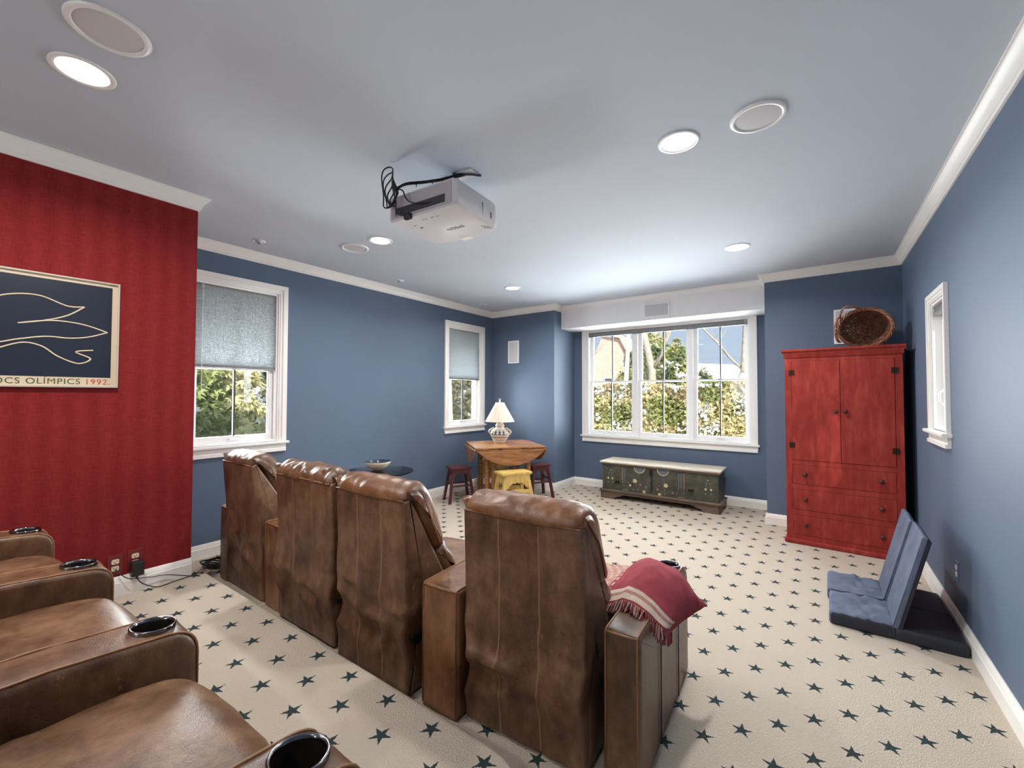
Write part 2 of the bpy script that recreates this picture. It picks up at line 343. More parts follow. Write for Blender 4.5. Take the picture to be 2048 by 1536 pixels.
def round_poly(P, n=5):
    """polygon [(u,v,r)] with rounded corners -> points"""
    out = []; N = len(P)
    for i in range(N):
        a, b, c = Vector(P[i-1][:2]), Vector(P[i][:2]), Vector(P[(i+1) % N][:2]); r = P[i][2]
        if r <= 0: out.append(b); continue
        d1, d2 = (a-b).normalized(), (c-b).normalized(); ang = d1.angle(d2); L = min(r/math.tan(ang/2), (a-b).length*.49, (c-b).length*.49)
        p, q = b+d1*L, b+d2*L
        for k in range(n+1):
            t = k/n; out.append((1-t)**2*p+2*t*(1-t)*b+t*t*q)
    return out
def densify(P, step):
    out = []; N = len(P)
    for i in range(N):
        a, b = P[i], P[(i+1) % N]; k = max(1, int((b-a).length/step+.5))
        for j in range(k): out.append(a.lerp(b, j/k))
    return out
def loft(name, prof, x0, x1, r, mat, parent, step=.03, puff=0.0, wr=0.0, wf=9.0, ws=(1, 1, 1), seed=0, capdome=0.0, fold=None, disp=None, M4=None):
    """closed (y,z) profile swept along x, its ends rounded by r; puff swells the middle; wr/wf wrinkle noise"""
    P = densify([Vector(p[:2]) for p in prof], step); N = len(P)
    area2 = sum(P[i].x*P[(i+1) % N].y-P[(i+1) % N].x*P[i].y for i in range(N)); sg = 1 if area2 > 0 else -1
    nor = []
    for i in range(N):
        d = (P[(i+1) % N]-P[i-1]); nor.append(Vector((d.y, -d.x)).normalized()*sg)
    C = sum(P, Vector((0, 0)))/N; st = []
    nr = 5
    for k in range(nr+1): st.append(r*(1-math.cos(PI/2*k/nr)))
    nm = max(2, int((x1-x0-2*r)/step)); ds = st+[r+(x1-x0-2*r)*k/nm for k in range(1, nm)]+[x1-x0-q for q in reversed(st)]
    V = []; UV = []
    rings = []
    def ring(x, off, pf, scale=1.0, cap=0):
        k = len(V)
        for i in range(N):
            q = P[i]-nor[i]*off+nor[i]*pf
            if scale < 1: q = C+(q-C)*scale
            V.append((x-cap, q.x, q.y)); UV.append(((x-x0)/(x1-x0), q.y))
        return k
    for sc in (.15, .45, .75): rings.append(ring(x0, r, 0, sc, capdome*(1-sc*sc)))
    for d in ds:
        e = min(d, x1-x0-d); off = r-math.sqrt(max(0, r*r-(r-min(e, r))**2)); t = d/(x1-x0); pf = puff*(1-(2*t-1)**2)**.7
        rings.append(ring(x0+d, off, pf))
    for sc in (.75, .45, .15): rings.append(ring(x1, r, 0, sc, -capdome*(1-sc*sc)))
    F = []
    for a, b in zip(rings, rings[1:]):
        for i in range(N): j = (i+1) % N; F.append((a+i, a+j, b+j, b+i))
    F.append(tuple(rings[0]+i for i in reversed(range(N)))); F.append(tuple(rings[-1]+i for i in range(N)))
    cen = Vector((0, C.x, C.y)); out = []
    for v in V:
        p = Vector(v)
        if wr:
            q = Vector((p.x*ws[0], p.y*ws[1], p.z*ws[2]))*wf+Vector((seed*7.3, seed*3.1, seed))
            n = noise.fractal(q, .6, 2.2, 3); rd = 1-abs(noise.noise(q*1.7+Vector((3, 9, 1))))*2
            d = Vector((0, p.y-cen.y, p.z-cen.z)); d = d.normalized() if d.length > 1e-5 else Vector((0, 0, 0)); p += d*wr*(n*.8+max(0, rd)**3*.7-.25)
        if disp: p = disp(p)
        if M4: p = M4 @ p
        out.append(tuple(p))
    me = bpy.data.meshes.new(name); me.from_pydata(out, [], F); bm = bmesh.new(); bm.from_mesh(me); bmesh.ops.recalc_face_normals(bm, faces=bm.faces); bm.to_mesh(me); bm.free()
    me.polygons.foreach_set('use_smooth', [True]*len(me.polygons)); L = me.uv_layers.new(name='UVMap')
    for lp in me.loops: L.data[lp.index].uv = UV[lp.vertex_index]
    return link(name, me, mat, parent)
def sweep(name, path, prof, mat, closed=False, parent=None, st=True):
    """moulding: prof [(offset from wall towards the left of travel, z)] swept along a plan path with mitres"""
    P = [Vector(p) for p in path]; N = len(P); V = []; F = []; K = len(prof)
    for i in range(N):
        a = P[i-1] if (i > 0 or closed) else None; b = P[(i+1) % N] if (i < N-1 or closed) else None
        n1 = None if a is None else Vector((-(P[i]-a).y, (P[i]-a).x)).normalized(); n2 = None if b is None else Vector((-(b-P[i]).y, (b-P[i]).x)).normalized()
        if n1 is None: n1 = n2
        if n2 is None: n2 = n1
        m = (n1+n2); m = m/(m.dot(n1)) if abs(m.dot(n1)) > 1e-6 else n1
        for o, z in prof: q = P[i]+m*o; V.append((q.x, q.y, z))
    for i in range(N if closed else N-1):
        for k in range(K-1): a = i*K+k; b = ((i+1) % N)*K+k; F.append((a, a+1, b+1, b))
    if not closed: F.append(tuple(range(K))); F.append(tuple(reversed(range((N-1)*K, N*K))))
    bb = B(); bb.add(V, F); o = bb.build(name, mat, parent, auto=True)
    return struct(o) if st else o
def text_mesh(name, s, size, mat, parent, M4, extrude=.0004, align='LEFT', sx=1.0):
    cu_ = bpy.data.curves.new(name, 'FONT'); cu_.body = s; cu_.size = size; cu_.extrude = extrude; cu_.align_x = align; cu_.space_character = 1.12
    t = bpy.data.objects.new(name+'_tmp', cu_); COL.objects.link(t); bpy.context.view_layer.update()
    me = bpy.data.meshes.new_from_object(t.evaluated_get(bpy.context.evaluated_depsgraph_get())); bpy.data.objects.remove(t)
    me.transform(M4 @ Matrix.Diagonal((sx, 1, 1, 1))); me.name = name; me.materials.clear(); return link(name, me, mat, parent)

# ------------------------------------------------------------------ room shell
def wall(name, axis, c0, c1, a0, a1, z0, z1, holes, mat):
    """slab between c0..c1 on its thin axis, a0..a1 along, with rectangular holes (a,b,za,zb)"""
    A = sorted({a0, a1, *[h[0] for h in holes], *[h[1] for h in holes]}); Z = sorted({z0, z1, *[h[2] for h in holes], *[h[3] for h in holes]}); b = B()
    for i in range(len(A)-1):
        for j in range(len(Z)-1):
            am, zm = (A[i]+A[i+1])/2, (Z[j]+Z[j+1])/2
            if any(h[0] < am < h[1] and h[2] < zm < h[3] for h in holes): continue
            if axis == 'x': b.box(c0, c1, A[i], A[i+1], Z[j], Z[j+1])
            else: b.box(A[i], A[i+1], c0, c1, Z[j], Z[j+1])
    return struct(b.build(name, mat))
TH = .16
W1 = (1.258, 2.142); W2 = (4.354, 5.238)           # left wall windows, casing outer extents
WB = (-3.002, -.610)                               # bay window casing
WR_ = (3.73, 4.285)
CW = .085                                          # casing width
zt = 2.47
wall('wall_left', 'x', XL-TH, XL, YRED-.1, YB+.8, -.1, H+.1, [(W1[0]+CW, W1[1]-CW, .95, zt-CW), (W2[0]+CW, W2[1]-CW, .95, zt-CW)], 'blue_wall')
wall('wall_back', 'y', YW, YW+TH, XL2-.1, XC+.1, -.1, H+.1, [(WB[0]+CW, WB[1]-CW, .79, zt-CW)], 'blue_wall')
struct(B().box(XL, XL2, YB, YW+TH, -.1, H+.1).build('wall_back_left', 'blue_wall'))
struct(B().box(XC, XR+TH, YB, YW+TH, -.1, H+.1).build('wall_back_right', 'blue_wall'))
wall('wall_right', 'x', XR, XR+TH, YR, YB, -.1, H+.1, [(WR_[0]+.06, WR_[1]-.06, 1.17, 2.055)], 'blue_wall')
b = B().box(XL-TH, XRED, YR, YRED, -.1, H+.1)
struct(b.build('wall_red', 'red_wall'))
wall('wall_rear', 'y', YR-TH, YR, XL-TH, XR+TH, -.1, H+.1, [(-2.35, -.75, .95, 2.25)], 'blue_wall')  # hole added to let the rear fill light in
struct(B().box(XL-TH, XR+TH, YR-TH, YW+TH, H, H+.12).build('ceiling', 'ceiling'))
struct(B().box(XL-TH, XR+TH, YR-TH, YW+TH, -.12, 0).build('floor', 'carpet'))
# carpeted platform with a rolled nosing and a rounded corner
plan = round_poly([(XRED+.001, YR+.01, 0), (-.62, YR+.01, 0), (-.62, 1.19, .42), (XRED+.03, 1.165, .05), (XRED+.001, YRED, 0)], 8)
b = B(); n = len(plan); rings = []; PC = Vector((-2, -.8))
for off, z in ((.0, 0), (.0, ZR-.025), (.006, ZR-.010), (.016, ZR-.003), (.032, ZR)):
    rings.append(len(b.V))
    for p in plan:
        q = Vector((min(p.x, -.62-off), min(p.y, 1.19-off*1.0))) if off else p; b.V.append((q.x, q.y, z))
for r0, r1 in zip(rings, rings[1:]):
    for i in range(n): b.F.append((r0+i, r0+(i+1) % n, r1+(i+1) % n, r1+i)); b.mi.append(0)
b.F.append(tuple(rings[-1]+i for i in range(n))); b.mi.append(0)
riser = b.build('floor_platform', 'carpet_riser', auto=True); struct(riser)
# mouldings
crown = [(0, H-.0895), (.010, H-.088), (.012, H-.074), (.018, H-.071), (.022, H-.055), (.034, H-.034), (.048, H-.018), (.052, H-.009), (.0595, H-.007), (.0595, H), (0, H)]
YV = 5.66
sweep('trim_1', [(XL2, YV+.03), (XL2, YB), (XL, YB), (XL, YRED), (XRED, YRED), (XRED, YR), (XR, YR), (XR, YB), (XC, YB), (XC, YV+.03)], crown, 'trim')
base = [(0, .1164), (.006, .1164), (.010, .110), (.012, .100), (.015, .094), (.016, .083), (.019, .080), (.019, 0), (0, 0)]
sweep('baseboard_back', [(XR, YR), (XR, YB), (XC, YB), (XC, YW), (XL2, YW), (XL2, YB), (XL, YB), (XL, YRED), (XRED, YRED)], base, 'trim')
sweep('baseboard_red', [(XRED, YRED), (XRED, YR), (-.62, YR)], [(o, z+ZR-.002) for o, z in base], 'trim')
# valance box over the bay window
b = B().box(XL2+.002, XC-.002, YV, YW, 2.398, H)
struct(b.build('trim_2', 'white'))
sweep('trim_3', [(XC, YV), (XL2, YV)], [(0, H-.07), (.008, H-.068), (.010, H-.055), (.020, H-.035), (.036, H-.015), (.040, H-.012), (.040, H), (0, H)], 'white')

# ------------------------------------------------------------------ windows (local frame: u along the wall, w outward, z up)
def frame_map(kind):
    if kind == 'left': return lambda u, w, z: (XL-w, u, z)
    if kind == 'right': return lambda u, w, z: (XR+w, u, z)
    return lambda u, w, z: (u, YW+w, z)
def lbox(b, fm, u0, u1, w0, w1, z0, z1, m=0):
    b.add([fm(u, w, z) for z in (z0, z1) for w in (w0, w1) for u in (u0, u1)], [(0, 2, 3, 1), (4, 5, 7, 6), (0, 1, 5, 4), (2, 6, 7, 3), (0, 4, 6, 2), (1, 3, 7, 5)], m)
def window(n, kind, u0, u1, z0, z1, cw, sashes, meet, apron=.075, stool_over=.02):
    fm = frame_map(kind); root = bpy.data.objects.new('window_%d' % n, None); COL.objects.link(root); struct(root)
    b = B()   # casing with a stepped profile
    for (a_, c_, w) in ((0, cw*.5, -.022), (cw*.5, cw*.82, -.015), (cw*.82, cw, -.010)):
        for (p, q) in (((u0+a_), (u0+c_)), ((u1-c_), (u1-a_))): lbox(b, fm, p, q, w, .0, z0, z1-a_)
        lbox(b, fm, u0+c_, u1-c_, w, 0, z1-c_, z1-a_)
    b.build('casing', 'trim', root)
    b = B()
    lbox(b, fm, u0-stool_over, u1+stool_over, -.045, .06, z0-.022, z0)
    lbox(b, fm, u0-stool_over+.004, u1+stool_over-.004, -.049, -.02, z0-.018, z0-.004)
    b.build('window_sill', 'trim', root)
    b = B(); lbox(b, fm, u0, u1, -.018, 0, z0-.022-apron*.65, z0-.022); lbox(b, fm, u0+.004, u1-.004, -.028, 0, z0-.022-apron, z0-.022-apron*.65); b.build('apron', 'trim', root)
    a0, a1, zb, zt_ = u0+cw, u1-cw, z0, z1-cw
    b = B(); jw = .018   # jamb liner
    lbox(b, fm, a0, a0+jw, .001, TH, zb+jw, zt_-jw); lbox(b, fm, a1-jw, a1, .001, TH, zb+jw, zt_-jw); lbox(b, fm, a0, a1, .001, TH, zt_-jw, zt_); lbox(b, fm, a0, a1, .001, TH, zb, zb+jw); b.build('jamb', 'white', root)
    for k in range(len(sashes)-1):
        m0, m1 = sashes[k][1], sashes[k+1][0]; mb = B(); lbox(mb, fm, m0, m1, .015, TH-.002, zb+jw, zt_-jw); mb.build('mullion', 'white', root)
    for (s0, s1) in sashes:
        def sash(w0, w1, za, zc, st, bot, top, nm, handle):
            sb = B(); lbox(sb, fm, s0, s0+st, w0, w1, za, zc); lbox(sb, fm, s1-st, s1, w0, w1, za, zc); lbox(sb, fm, s0+st, s1-st, w0, w1, za, za+bot); lbox(sb, fm, s0+st, s1-st, w0, w1, zc-top, zc)
            for (q0, q1) in ((s0+st, s0+st+.008), (s1-st-.008, s1-st)): lbox(sb, fm, q0, q1, w0+.012, w1-.001, za+bot, zc-top)
            so = sb.build(nm, 'white', root)
            wm = (w0+w1)/2; gb = B(); lbox(gb, fm, s0+st-.002, s1-st+.002, wm-.002, wm+.002, za+bot-.002, zc-top+.002); gb.build('glass_pane', 'glass', so)
            mb = B(); c = (s0+s1)/2; lbox(mb, fm, c-.008, c+.008, wm-.009, wm+.009, za+bot, zc-top); mb.build('muntin', 'muntin', so)
            if handle:
                hb = B(); zz = za+bot*.5; pts = [fm(c-.045, w0, zz), fm(c-.043, w0-.022, zz), fm(c+.043, w0-.022, zz), fm(c+.045, w0, zz)]; hb.tube(pts, .0045, 6); hb.build('lift_handle', 'nickel', so)
        if meet:
            sash(.045, .075, zb+jw+.0005, meet+.012, .036, .058, .024, 'lower_sash', True)
            sash(.080, .110, meet-.012, zt_-jw-.0005, .040, .026, .05, 'upper_sash', False)
            lb = B(); c = (s0+s1)/2; lbox(lb, fm, c-.03, c+.03, .03, .05, meet+.010, meet+.020); lb.build('sash_lock', 'nickel', root)
        else: sash(.05, .085, zb+jw+.0005, zt_-jw-.0005, .045, .055, .05, 'sash', False)
    return root, fm
def cellular_shade(fm, a0, a1, ztop, zbot, label, wd=.02, pleat=.0125, cord=None):
    t = thing('window_shade', label, 'window shade', (0, 0, 0), 0)
    t.location = fm((a0+a1)/2, wd, zbot); off = Vector(t.location)
    f2 = lambda u, w, z: tuple(Vector(fm(u, w, z))-off)
    b = B(); lbox(b, f2, a0, a1, wd-.012, wd+.012, ztop-.03, ztop); b.build('head_rail', 'blind_rail', t)
    b = B(); n = max(2, int((ztop-.03-zbot-.02)/pleat)); V = []; F = []
    for side, s in ((0, -1), (1, 1)):
        for i in range(2*n+1):
            z = zbot+.02+(ztop-.05-zbot)*i/(2*n); w = wd+s*(.004+(.006 if i % 2 else 0)); V += [f2(a0+.002, w, z), f2(a1-.002, w, z)]
    for side in (0, 1):
        k = side*(2*n+1)*2
        for i in range(2*n): F.append((k+2*i, k+2*i+1, k+2*i+3, k+2*i+2))
    b.add(V, F); b.build('cellular_fabric', 'blind', t)
    b = B(); lbox(b, f2, a0, a1, wd-.011, wd+.011, zbot, zbot+.022); b.build('bottom_rail', 'blind_rail', t)
    if cord is not None:
        b = B(); b.tube([f2(cord, wd-.016, ztop-.015), f2(cord, wd-.018, (ztop+zbot)/2), f2(cord, wd-.016, zbot-.22)], .0018, 5); b.tube([f2(cord-.012, wd-.014, ztop-.02), f2(cord, wd-.02, ztop-.075), f2(cord+.012, wd-.014, ztop-.02)], .0018, 5); b.build('pull_cord', 'white', t)
    return t
w1, fL = window(1, 'left', W1[0], W1[1], .947, zt, CW, [(W1[0]+CW+.02, W1[1]-CW-.02)], 1.64)
w2, _ = window(2, 'left', W2[0], W2[1], .947, zt, CW, [(W2[0]+CW+.02, W2[1]-CW-.02)], 1.64)
w3, fB = window(3, 'back', WB[0], WB[1], .787, zt, CW, [(-2.895, -2.190), (-2.130, -1.425), (-1.370, -.712)], 1.605)
w4, fR = window(4, 'right', WR_[0], WR_[1], 1.165, 2.115, .06, [(WR_[0]+.08, WR_[1]-.08)], 0, .07)
cellular_shade(fL, W1[0]+CW+.004, W1[1]-CW-.004, zt-CW, 1.640, 'grey cellular shade half lowered in the window beside the red wall', cord=1.425)
cellular_shade(fL, W2[0]+CW+.004, W2[1]-CW-.004, zt-CW, 1.628, 'grey cellular shade half lowered in the window above the red stool')
cellular_shade(fB, WB[0]+CW+.004, WB[1]-CW-.004, 2.375, 2.300, 'grey cellular shade drawn up at the top of the wide triple window', pleat=.006, cord=-.735)
cellular_shade(fR, WR_[0]+.064, WR_[1]-.064, 2.052, 1.965, 'small grey shade drawn up in the narrow window right of the armoire', pleat=.006)
b = B(); lbox(b, fR, 3.96, 3.985, .02, .05, 1.42, 1.47); b.tube([fR(3.97, .02, 1.45), fR(3.955, -.012, 1.42), fR(3.96, -.012, 1.36), fR(3.975, .01, 1.34)], .006, 6); b.build('latch', 'white', w4)

b = B().box(-2.44, -.66, YR-TH, YR+.02, .87, .95).box(-2.44, -.66, YR-TH, YR+.02, 2.25, 2.33).box(-2.44, -2.35, YR-TH, YR+.02, .95, 2.25).box(-.75, -.66, YR-TH, YR+.02, .95, 2.25).box(-1.57, -1.53, YR-.1, YR-.06, .95, 2.25)  # invented window behind the camera, frames the opening for the fill light
w5 = b.build('window_5', 'trim'); struct(w5); B().box(-2.35, -.75, YR-.082, YR-.078, .95, 2.25).build('glass_pane', 'glass', w5)
# ------------------------------------------------------------------ ceiling fittings
def downlight(x, y, label, on=True):
    t = thing('recessed_light', label, 'ceiling light', (x, y, H), 0, 'recessed ceiling lights')
    B().lathe([(.103, 0), (.103, -.004), (.098, -.006), (.084, -.005), (.078, -.002), (.078, .0)], 40).build('trim_ring', 'white', t, smooth=True)
    b = B(); V = [(.078*math.cos(2*PI*i/40), .078*math.sin(2*PI*i/40), -.0025) for i in range(40)]; b.add(V, [tuple(range(40))]); b.build('diffuser', 'lamp_glow', t)
    area('downlight_bulb', (x, y, H-.02), (0, 0, -1), .13, 0, LAMP_POWER, (1, .965, .92), 'DISK', 2.75)
for x, y, s in ((-2.46, .373, 'glowing recessed light beside the big round speaker, over the near seats'), (-.583, 2.317, 'glowing recessed light beside the round speaker, right of the projector'),
             (-3.071, 2.318, 'small glowing recessed light beside a speaker, left of the projector'), (-.574, 4.287, 'glowing recessed light between the projector and the red armoire'),
             (-3.093, 4.319, 'farthest glowing recessed light, in front of the left wall corner')): downlight(x, y, s)
downlight(-2.46, -1.6, 'added recessed fill light behind the camera on the left'); downlight(-.58, -1.6, 'added recessed fill light behind the camera on the right')  # two unseen lamps added as fill for the dark rear of the room
def ceil_speaker(x, y, label):
    t = thing('ceiling_speaker', label, 'speaker', (x, y, H), 0, 'round ceiling speakers')
    B().lathe([(.121, 0), (.121, -.004), (.116, -.009), (.104, -.010), (.098, -.006), (.098, 0)], 48).build('rim', 'white', t, smooth=True)
    B().lathe([(.0975, -.005), (.08, -.007), (.04, -.008), (.0001, -.008)], 48).build('speaker_grille', 'grille', t, smooth=True)
for x, y, s in ((-2.102, .384, 'largest-looking round white speaker, top left, over the near seats'), (-.218, 2.327, 'round white ceiling speaker nearest the right wall'), (-3.415, 2.300, 'round white ceiling speaker left of the projector')): ceil_speaker(x, y, s)
for x, y, s in ((-3.947, 1.712, 'small eyeball fixture nearest the red wall'), (-3.971, 3.270, 'small eyeball fixture halfway along the left wall'), (-4.018, 4.862, 'small eyeball fixture in the far left ceiling corner')):
    t = thing('eyeball_downlight', s, 'ceiling light', (x, y, H), 0, 'unlit eyeball fixtures along the left wall')
    B().lathe([(.052, 0), (.052, -.003), (.048, -.006), (.036, -.006), (.030, -.002)], 28).build('trim_ring', 'white', t, smooth=True)
    B().lathe([(.031, -.001), (.027, -.012), (.020, -.018), (.0135, -.0195)], 24, m=0).build('eyeball', 'ceiling', t, smooth=True)
    B().lathe([(.0150, -.0200), (.0001, -.0202)], 20, c=(.0, .0, 0)).build('lens_opening', 'black', t, smooth=True)
# wall speakers
def flat_speaker(loc, w, h, label, group=None, dy=-1):
    t = thing('wall_speaker', label, 'speaker', loc, 0, group); fwd = .018
    B().box(-w/2, -w/2+fwd, -.012, 0, -h/2, h/2).box(w/2-fwd, w/2, -.012, 0, -h/2, h/2).box(-w/2+fwd, w/2-fwd, -.012, 0, h/2-fwd, h/2).box(-w/2+fwd, w/2-fwd, -.012, 0, -h/2, -h/2+fwd).build('rim', 'white', t)
    B().rbox(-w/2+fwd, w/2-fwd, -.010, 0, -h/2+fwd, h/2-fwd, .003).build('speaker_grille', 'grille', t); return t
flat_speaker((-3.881, YB, 2.074), .205, .352, 'tall white wall speaker above the lamp')
flat_speaker((.245, YB, 2.10), .21, .35, 'white wall speaker half hidden behind the wicker basket')
flat_speaker((-1.715, YV, 2.525), .335, .185, 'wide low speaker let into the white valance over the triple window')

# ------------------------------------------------------------------ projector
pr = thing('projector', 'white projector hung upside down from the ceiling', 'projector', (-1.835, 1.86, H), math.radians(4))
hw, hd, zb_, zt_ = .262, .215, -.315, -.165
outl = round_poly([(-hw, -hd, .02), (hw, -hd, .02), (hw, hd*.80, .06), (hw*.80, hd*1.03, .10), (0, hd*1.12, .3), (-hw*.80, hd*1.03, .10), (-hw, hd*.80, .06)], 6)
b = B(); n = len(outl); rg = []; cen = Vector((0, 0))
for sc, z in ((.93, zb_), (.975, zb_+.006), (1.0, zb_+.022), (1.0, zb_+.06), (.985, zt_-.02), (.95, zt_)):
    rg.append(len(b.V))
    for p in outl:
        q = Vector((p.x*sc, (p.y if p.y < -hd*.99 else p.y*sc))); b.V.append((q.x, q.y, z))
for a, c in zip(rg, rg[1:]):
    for i in range(n):
        j = (i+1) % n
        b.F.append((a+i, a+j, c+j, c+i)); b.mi.append(0)
b.F.append(tuple(rg[0]+i for i in reversed(range(n)))); b.mi.append(0); b.F.append(tuple(rg[-1]+i for i in range(n))); b.mi.append(0)
b.build('casing', 'plastic_white', pr, auto=True)
b = B(); y = -hd-.001
b.box(-.235, .225, y-.002, y, zb_+.018, zt_-.008); b.build('rear_panel', simple('grey_rear_panel', (.50, .47, .50), .5, var=.05), pr)
b = B(); b.box(-.20, .18, y-.004, y-.002, zb_+.03, zb_+.075)
b.build('connector_recess', 'charcoal', pr)
b = B(); b.rbox(-.115, -.065, y-.022, y+.004, zb_-.012, zb_+.022, .005); b.build('power_plug', 'black', pr)
for k in range(3): B().box(hw*.76+k*.014, hw*.76+k*.014+.003, hd*.42+k*.012, hd*.42+.05+k*.012, zb_-.0015, zb_+.004).build('vent_slot', 'print_grey', pr)
B().box(hw-.003, hw+.0015, .02, .022, zb_+.03, zb_+.10).build('side_slot', 'print_grey', pr); B().box(hw-.003, hw+.0015, .10, .112, zb_+.035, zb_+.07).build('side_socket', 'print_grey', pr)

B().lathe([(.0001, 0), (.012, 0), (.012, .01)], 16, mat=T(hw-.006, -.03+.10, zt_-.03, ry=-PI/2)).build('foot', 'black', pr)
b = B(); b.rbox(-.045, .045, .19, .238, zb_-.002, zb_+.01, .004); b.build('lens_slider', 'white', pr)
text_mesh('lettering', 'EPSON', .040, 'print_grey', pr, T(.045, .025, zb_-.0008, rx=PI, rz=PI) @ Matrix.Identity(4), align='CENTER')
b = B()
for k, (x, w) in enumerate(((-.02, .012), (-.04, .006), (.02, .02), (.06, .012))): b.box(x, x+w, -.155, -.150, zb_-.0012, zb_)
b.box(-.155, -.13, -.115, -.112, zb_-.0012, zb_); b.box(-.14, -.12, -.075, -.063, zb_-.0012, zb_)
b.build('printed_marks', 'print_grey', pr)
b = B()
b.rbox(-.03, .19, .0, .09, -.006, 0, .002); b.box(.03, .06, .02, .05, -.17, 0); b.box(-.06, .13, .03, .036, -.165, -.155)
b.build('ceiling_mount', 'plastic_white', pr)
b = B(); b.tube([(-.12, .06, -.008), (-.02, .10, -.010), (.0, .13, -.010)], .007, 6); b.tube([(.06, -.01, -.008), (.16, .05, -.010), (.20, .09, -.010)], .007, 6); b.build('mount_slot_bar', 'charcoal', pr)
b = B()
main = [(.12, .03, -.012), (.08, -.02, -.04), (.02, -.08, -.07), (-.05, -.16, -.10), (-.11, -.23, -.125), (-.17, -.26, -.16)]
for k in range(4):
    o = [(.005*math.sin(k*2+i), .005*math.cos(k*3+i), .004*k) for i in range(len(main))]
    b.tube(smooth_poly([tuple(Vector(p)+Vector(q)) for p, q in zip(main, o)], 5, False), .0042, 6)
for k in range(5):
    r1, r2 = .030+.010*k, .055+.017*k; c = Vector((-.165-.006*k, -.262-.006*k, -.19+.012*k))
    pts = [c+Vector((math.cos(t)*r1*.75, .012*math.sin(3*t+k), math.sin(t)*r2)) for t in [2*PI*i/44 for i in range(44)]]; b.tube(pts, .0040, 6, closed=True)
b.tube(smooth_poly([(-.15, -.26, -.15), (-.10, -.26, -.17), (-.085, -.25, -.21), (-.05, -.24, -.245), (.04, -.225, -.262), (.09, -.215, -.262)], 6, False), .0042, 6)
b.tube([(-.17, -.262, -.16), (-.145, -.268, -.23), (-.15, -.26, -.30), (-.09, -.225, -.305)], .0042, 6)
for p in ((.05, -.05, -.05), (-.01, -.11, -.08), (-.07, -.18, -.11)): b.tube([Vector(p)+Vector((0, 0, -.012)), Vector(p)+Vector((0, 0, .016))], .003, 5)
tag(b.build('cable_bundle', 'cable', None, smooth=True), 'coiled bundle of black cables looped behind the white projector', 'cable').matrix_world = T(-1.835, 1.86, H, rz=math.radians(4))

# ------------------------------------------------------------------ leather recliners
def arm(parent, x0, x1, yr, yf, zf, h=.55, cup=True, mat='leather', pl=None, fr=.10, cupy=.10, nm='armrest', piping=True):
    """armrest: profile in (y,z), rounded front; cup holder ring set into the top"""
    z0 = zf+.004
    prof = round_poly([(yr, z0, 0), (yf, z0, .02), (yf, zf+h*.97, fr), (yf-.30, zf+h+.006, .25), (yr, zf+h, .018)], 6)
    a = loft(nm, prof, x0, x1, .020, mat, parent, step=.028, puff=.004, wr=.0035, wf=6, seed=int(abs(x0*100)) % 17)
    if cup:
        cy = yf-cupy; cx = (x0+x1)/2; zc = zf+h-.002-.010*max(0, 1-cupy/.10); m = T(cx, cy, zc, rx=-.07)
        cut = B().lathe([(.0001, -.075), (.0475, -.075), (.0475, .05), (.0001, .05)], 32, mat=m).build('cut', 'cup'); cut.parent = parent; mo = a.modifiers.new('hole', 'BOOLEAN'); mo.operation = 'DIFFERENCE'; mo.solver = 'EXACT'; mo.object = cut
        bpy.context.view_layer.update(); me = bpy.data.meshes.new_from_object(a.evaluated_get(bpy.context.evaluated_depsgraph_get())); a.modifiers.clear(); me.name = nm; a.data = me; bpy.data.objects.remove(cut)
        me.set_sharp_from_angle(angle=.9)
    if piping:
        pp = B(); w = round_poly([(yr-.001, zf+.02, 0), (yr-.001, zf+h+.001, .02), (yf-.30, zf+h+.007, .25), (yf+.001, zf+h*.97+.001, fr), (yf+.001, zf+.02, 0)], 6)[:]
        w = [p for p in w]
        for xx in (x0+.012, x1-.012): pp.tube([(xx, p.x, p.y) for p in w], .0034, 6)
        pp.tube([(x0+.014, yr-.001, zf+h-.006), ((x0+x1)/2, yr-.003, zf+h-.004), (x1-.014, yr-.001, zf+h-.006)], .004, 6)
        pp.build('piping', 'piping', a, smooth=True)
    if cup:
        B().lathe([(.0530, -.006), (.0535, .0045), (.0520, .0072), (.0490, .0072), (.0465, .0050), (.0455, -.002)], 40, mat=m).build('cup_holder_ring', 'chrome', a, smooth=True)
        B().lathe([(.0470, .0046), (.0462, .001), (.0445, -.055), (.040, -.066), (.0001, -.068)], 32, mat=m).build('cup_holder', 'cup', a, smooth=True)
    return a
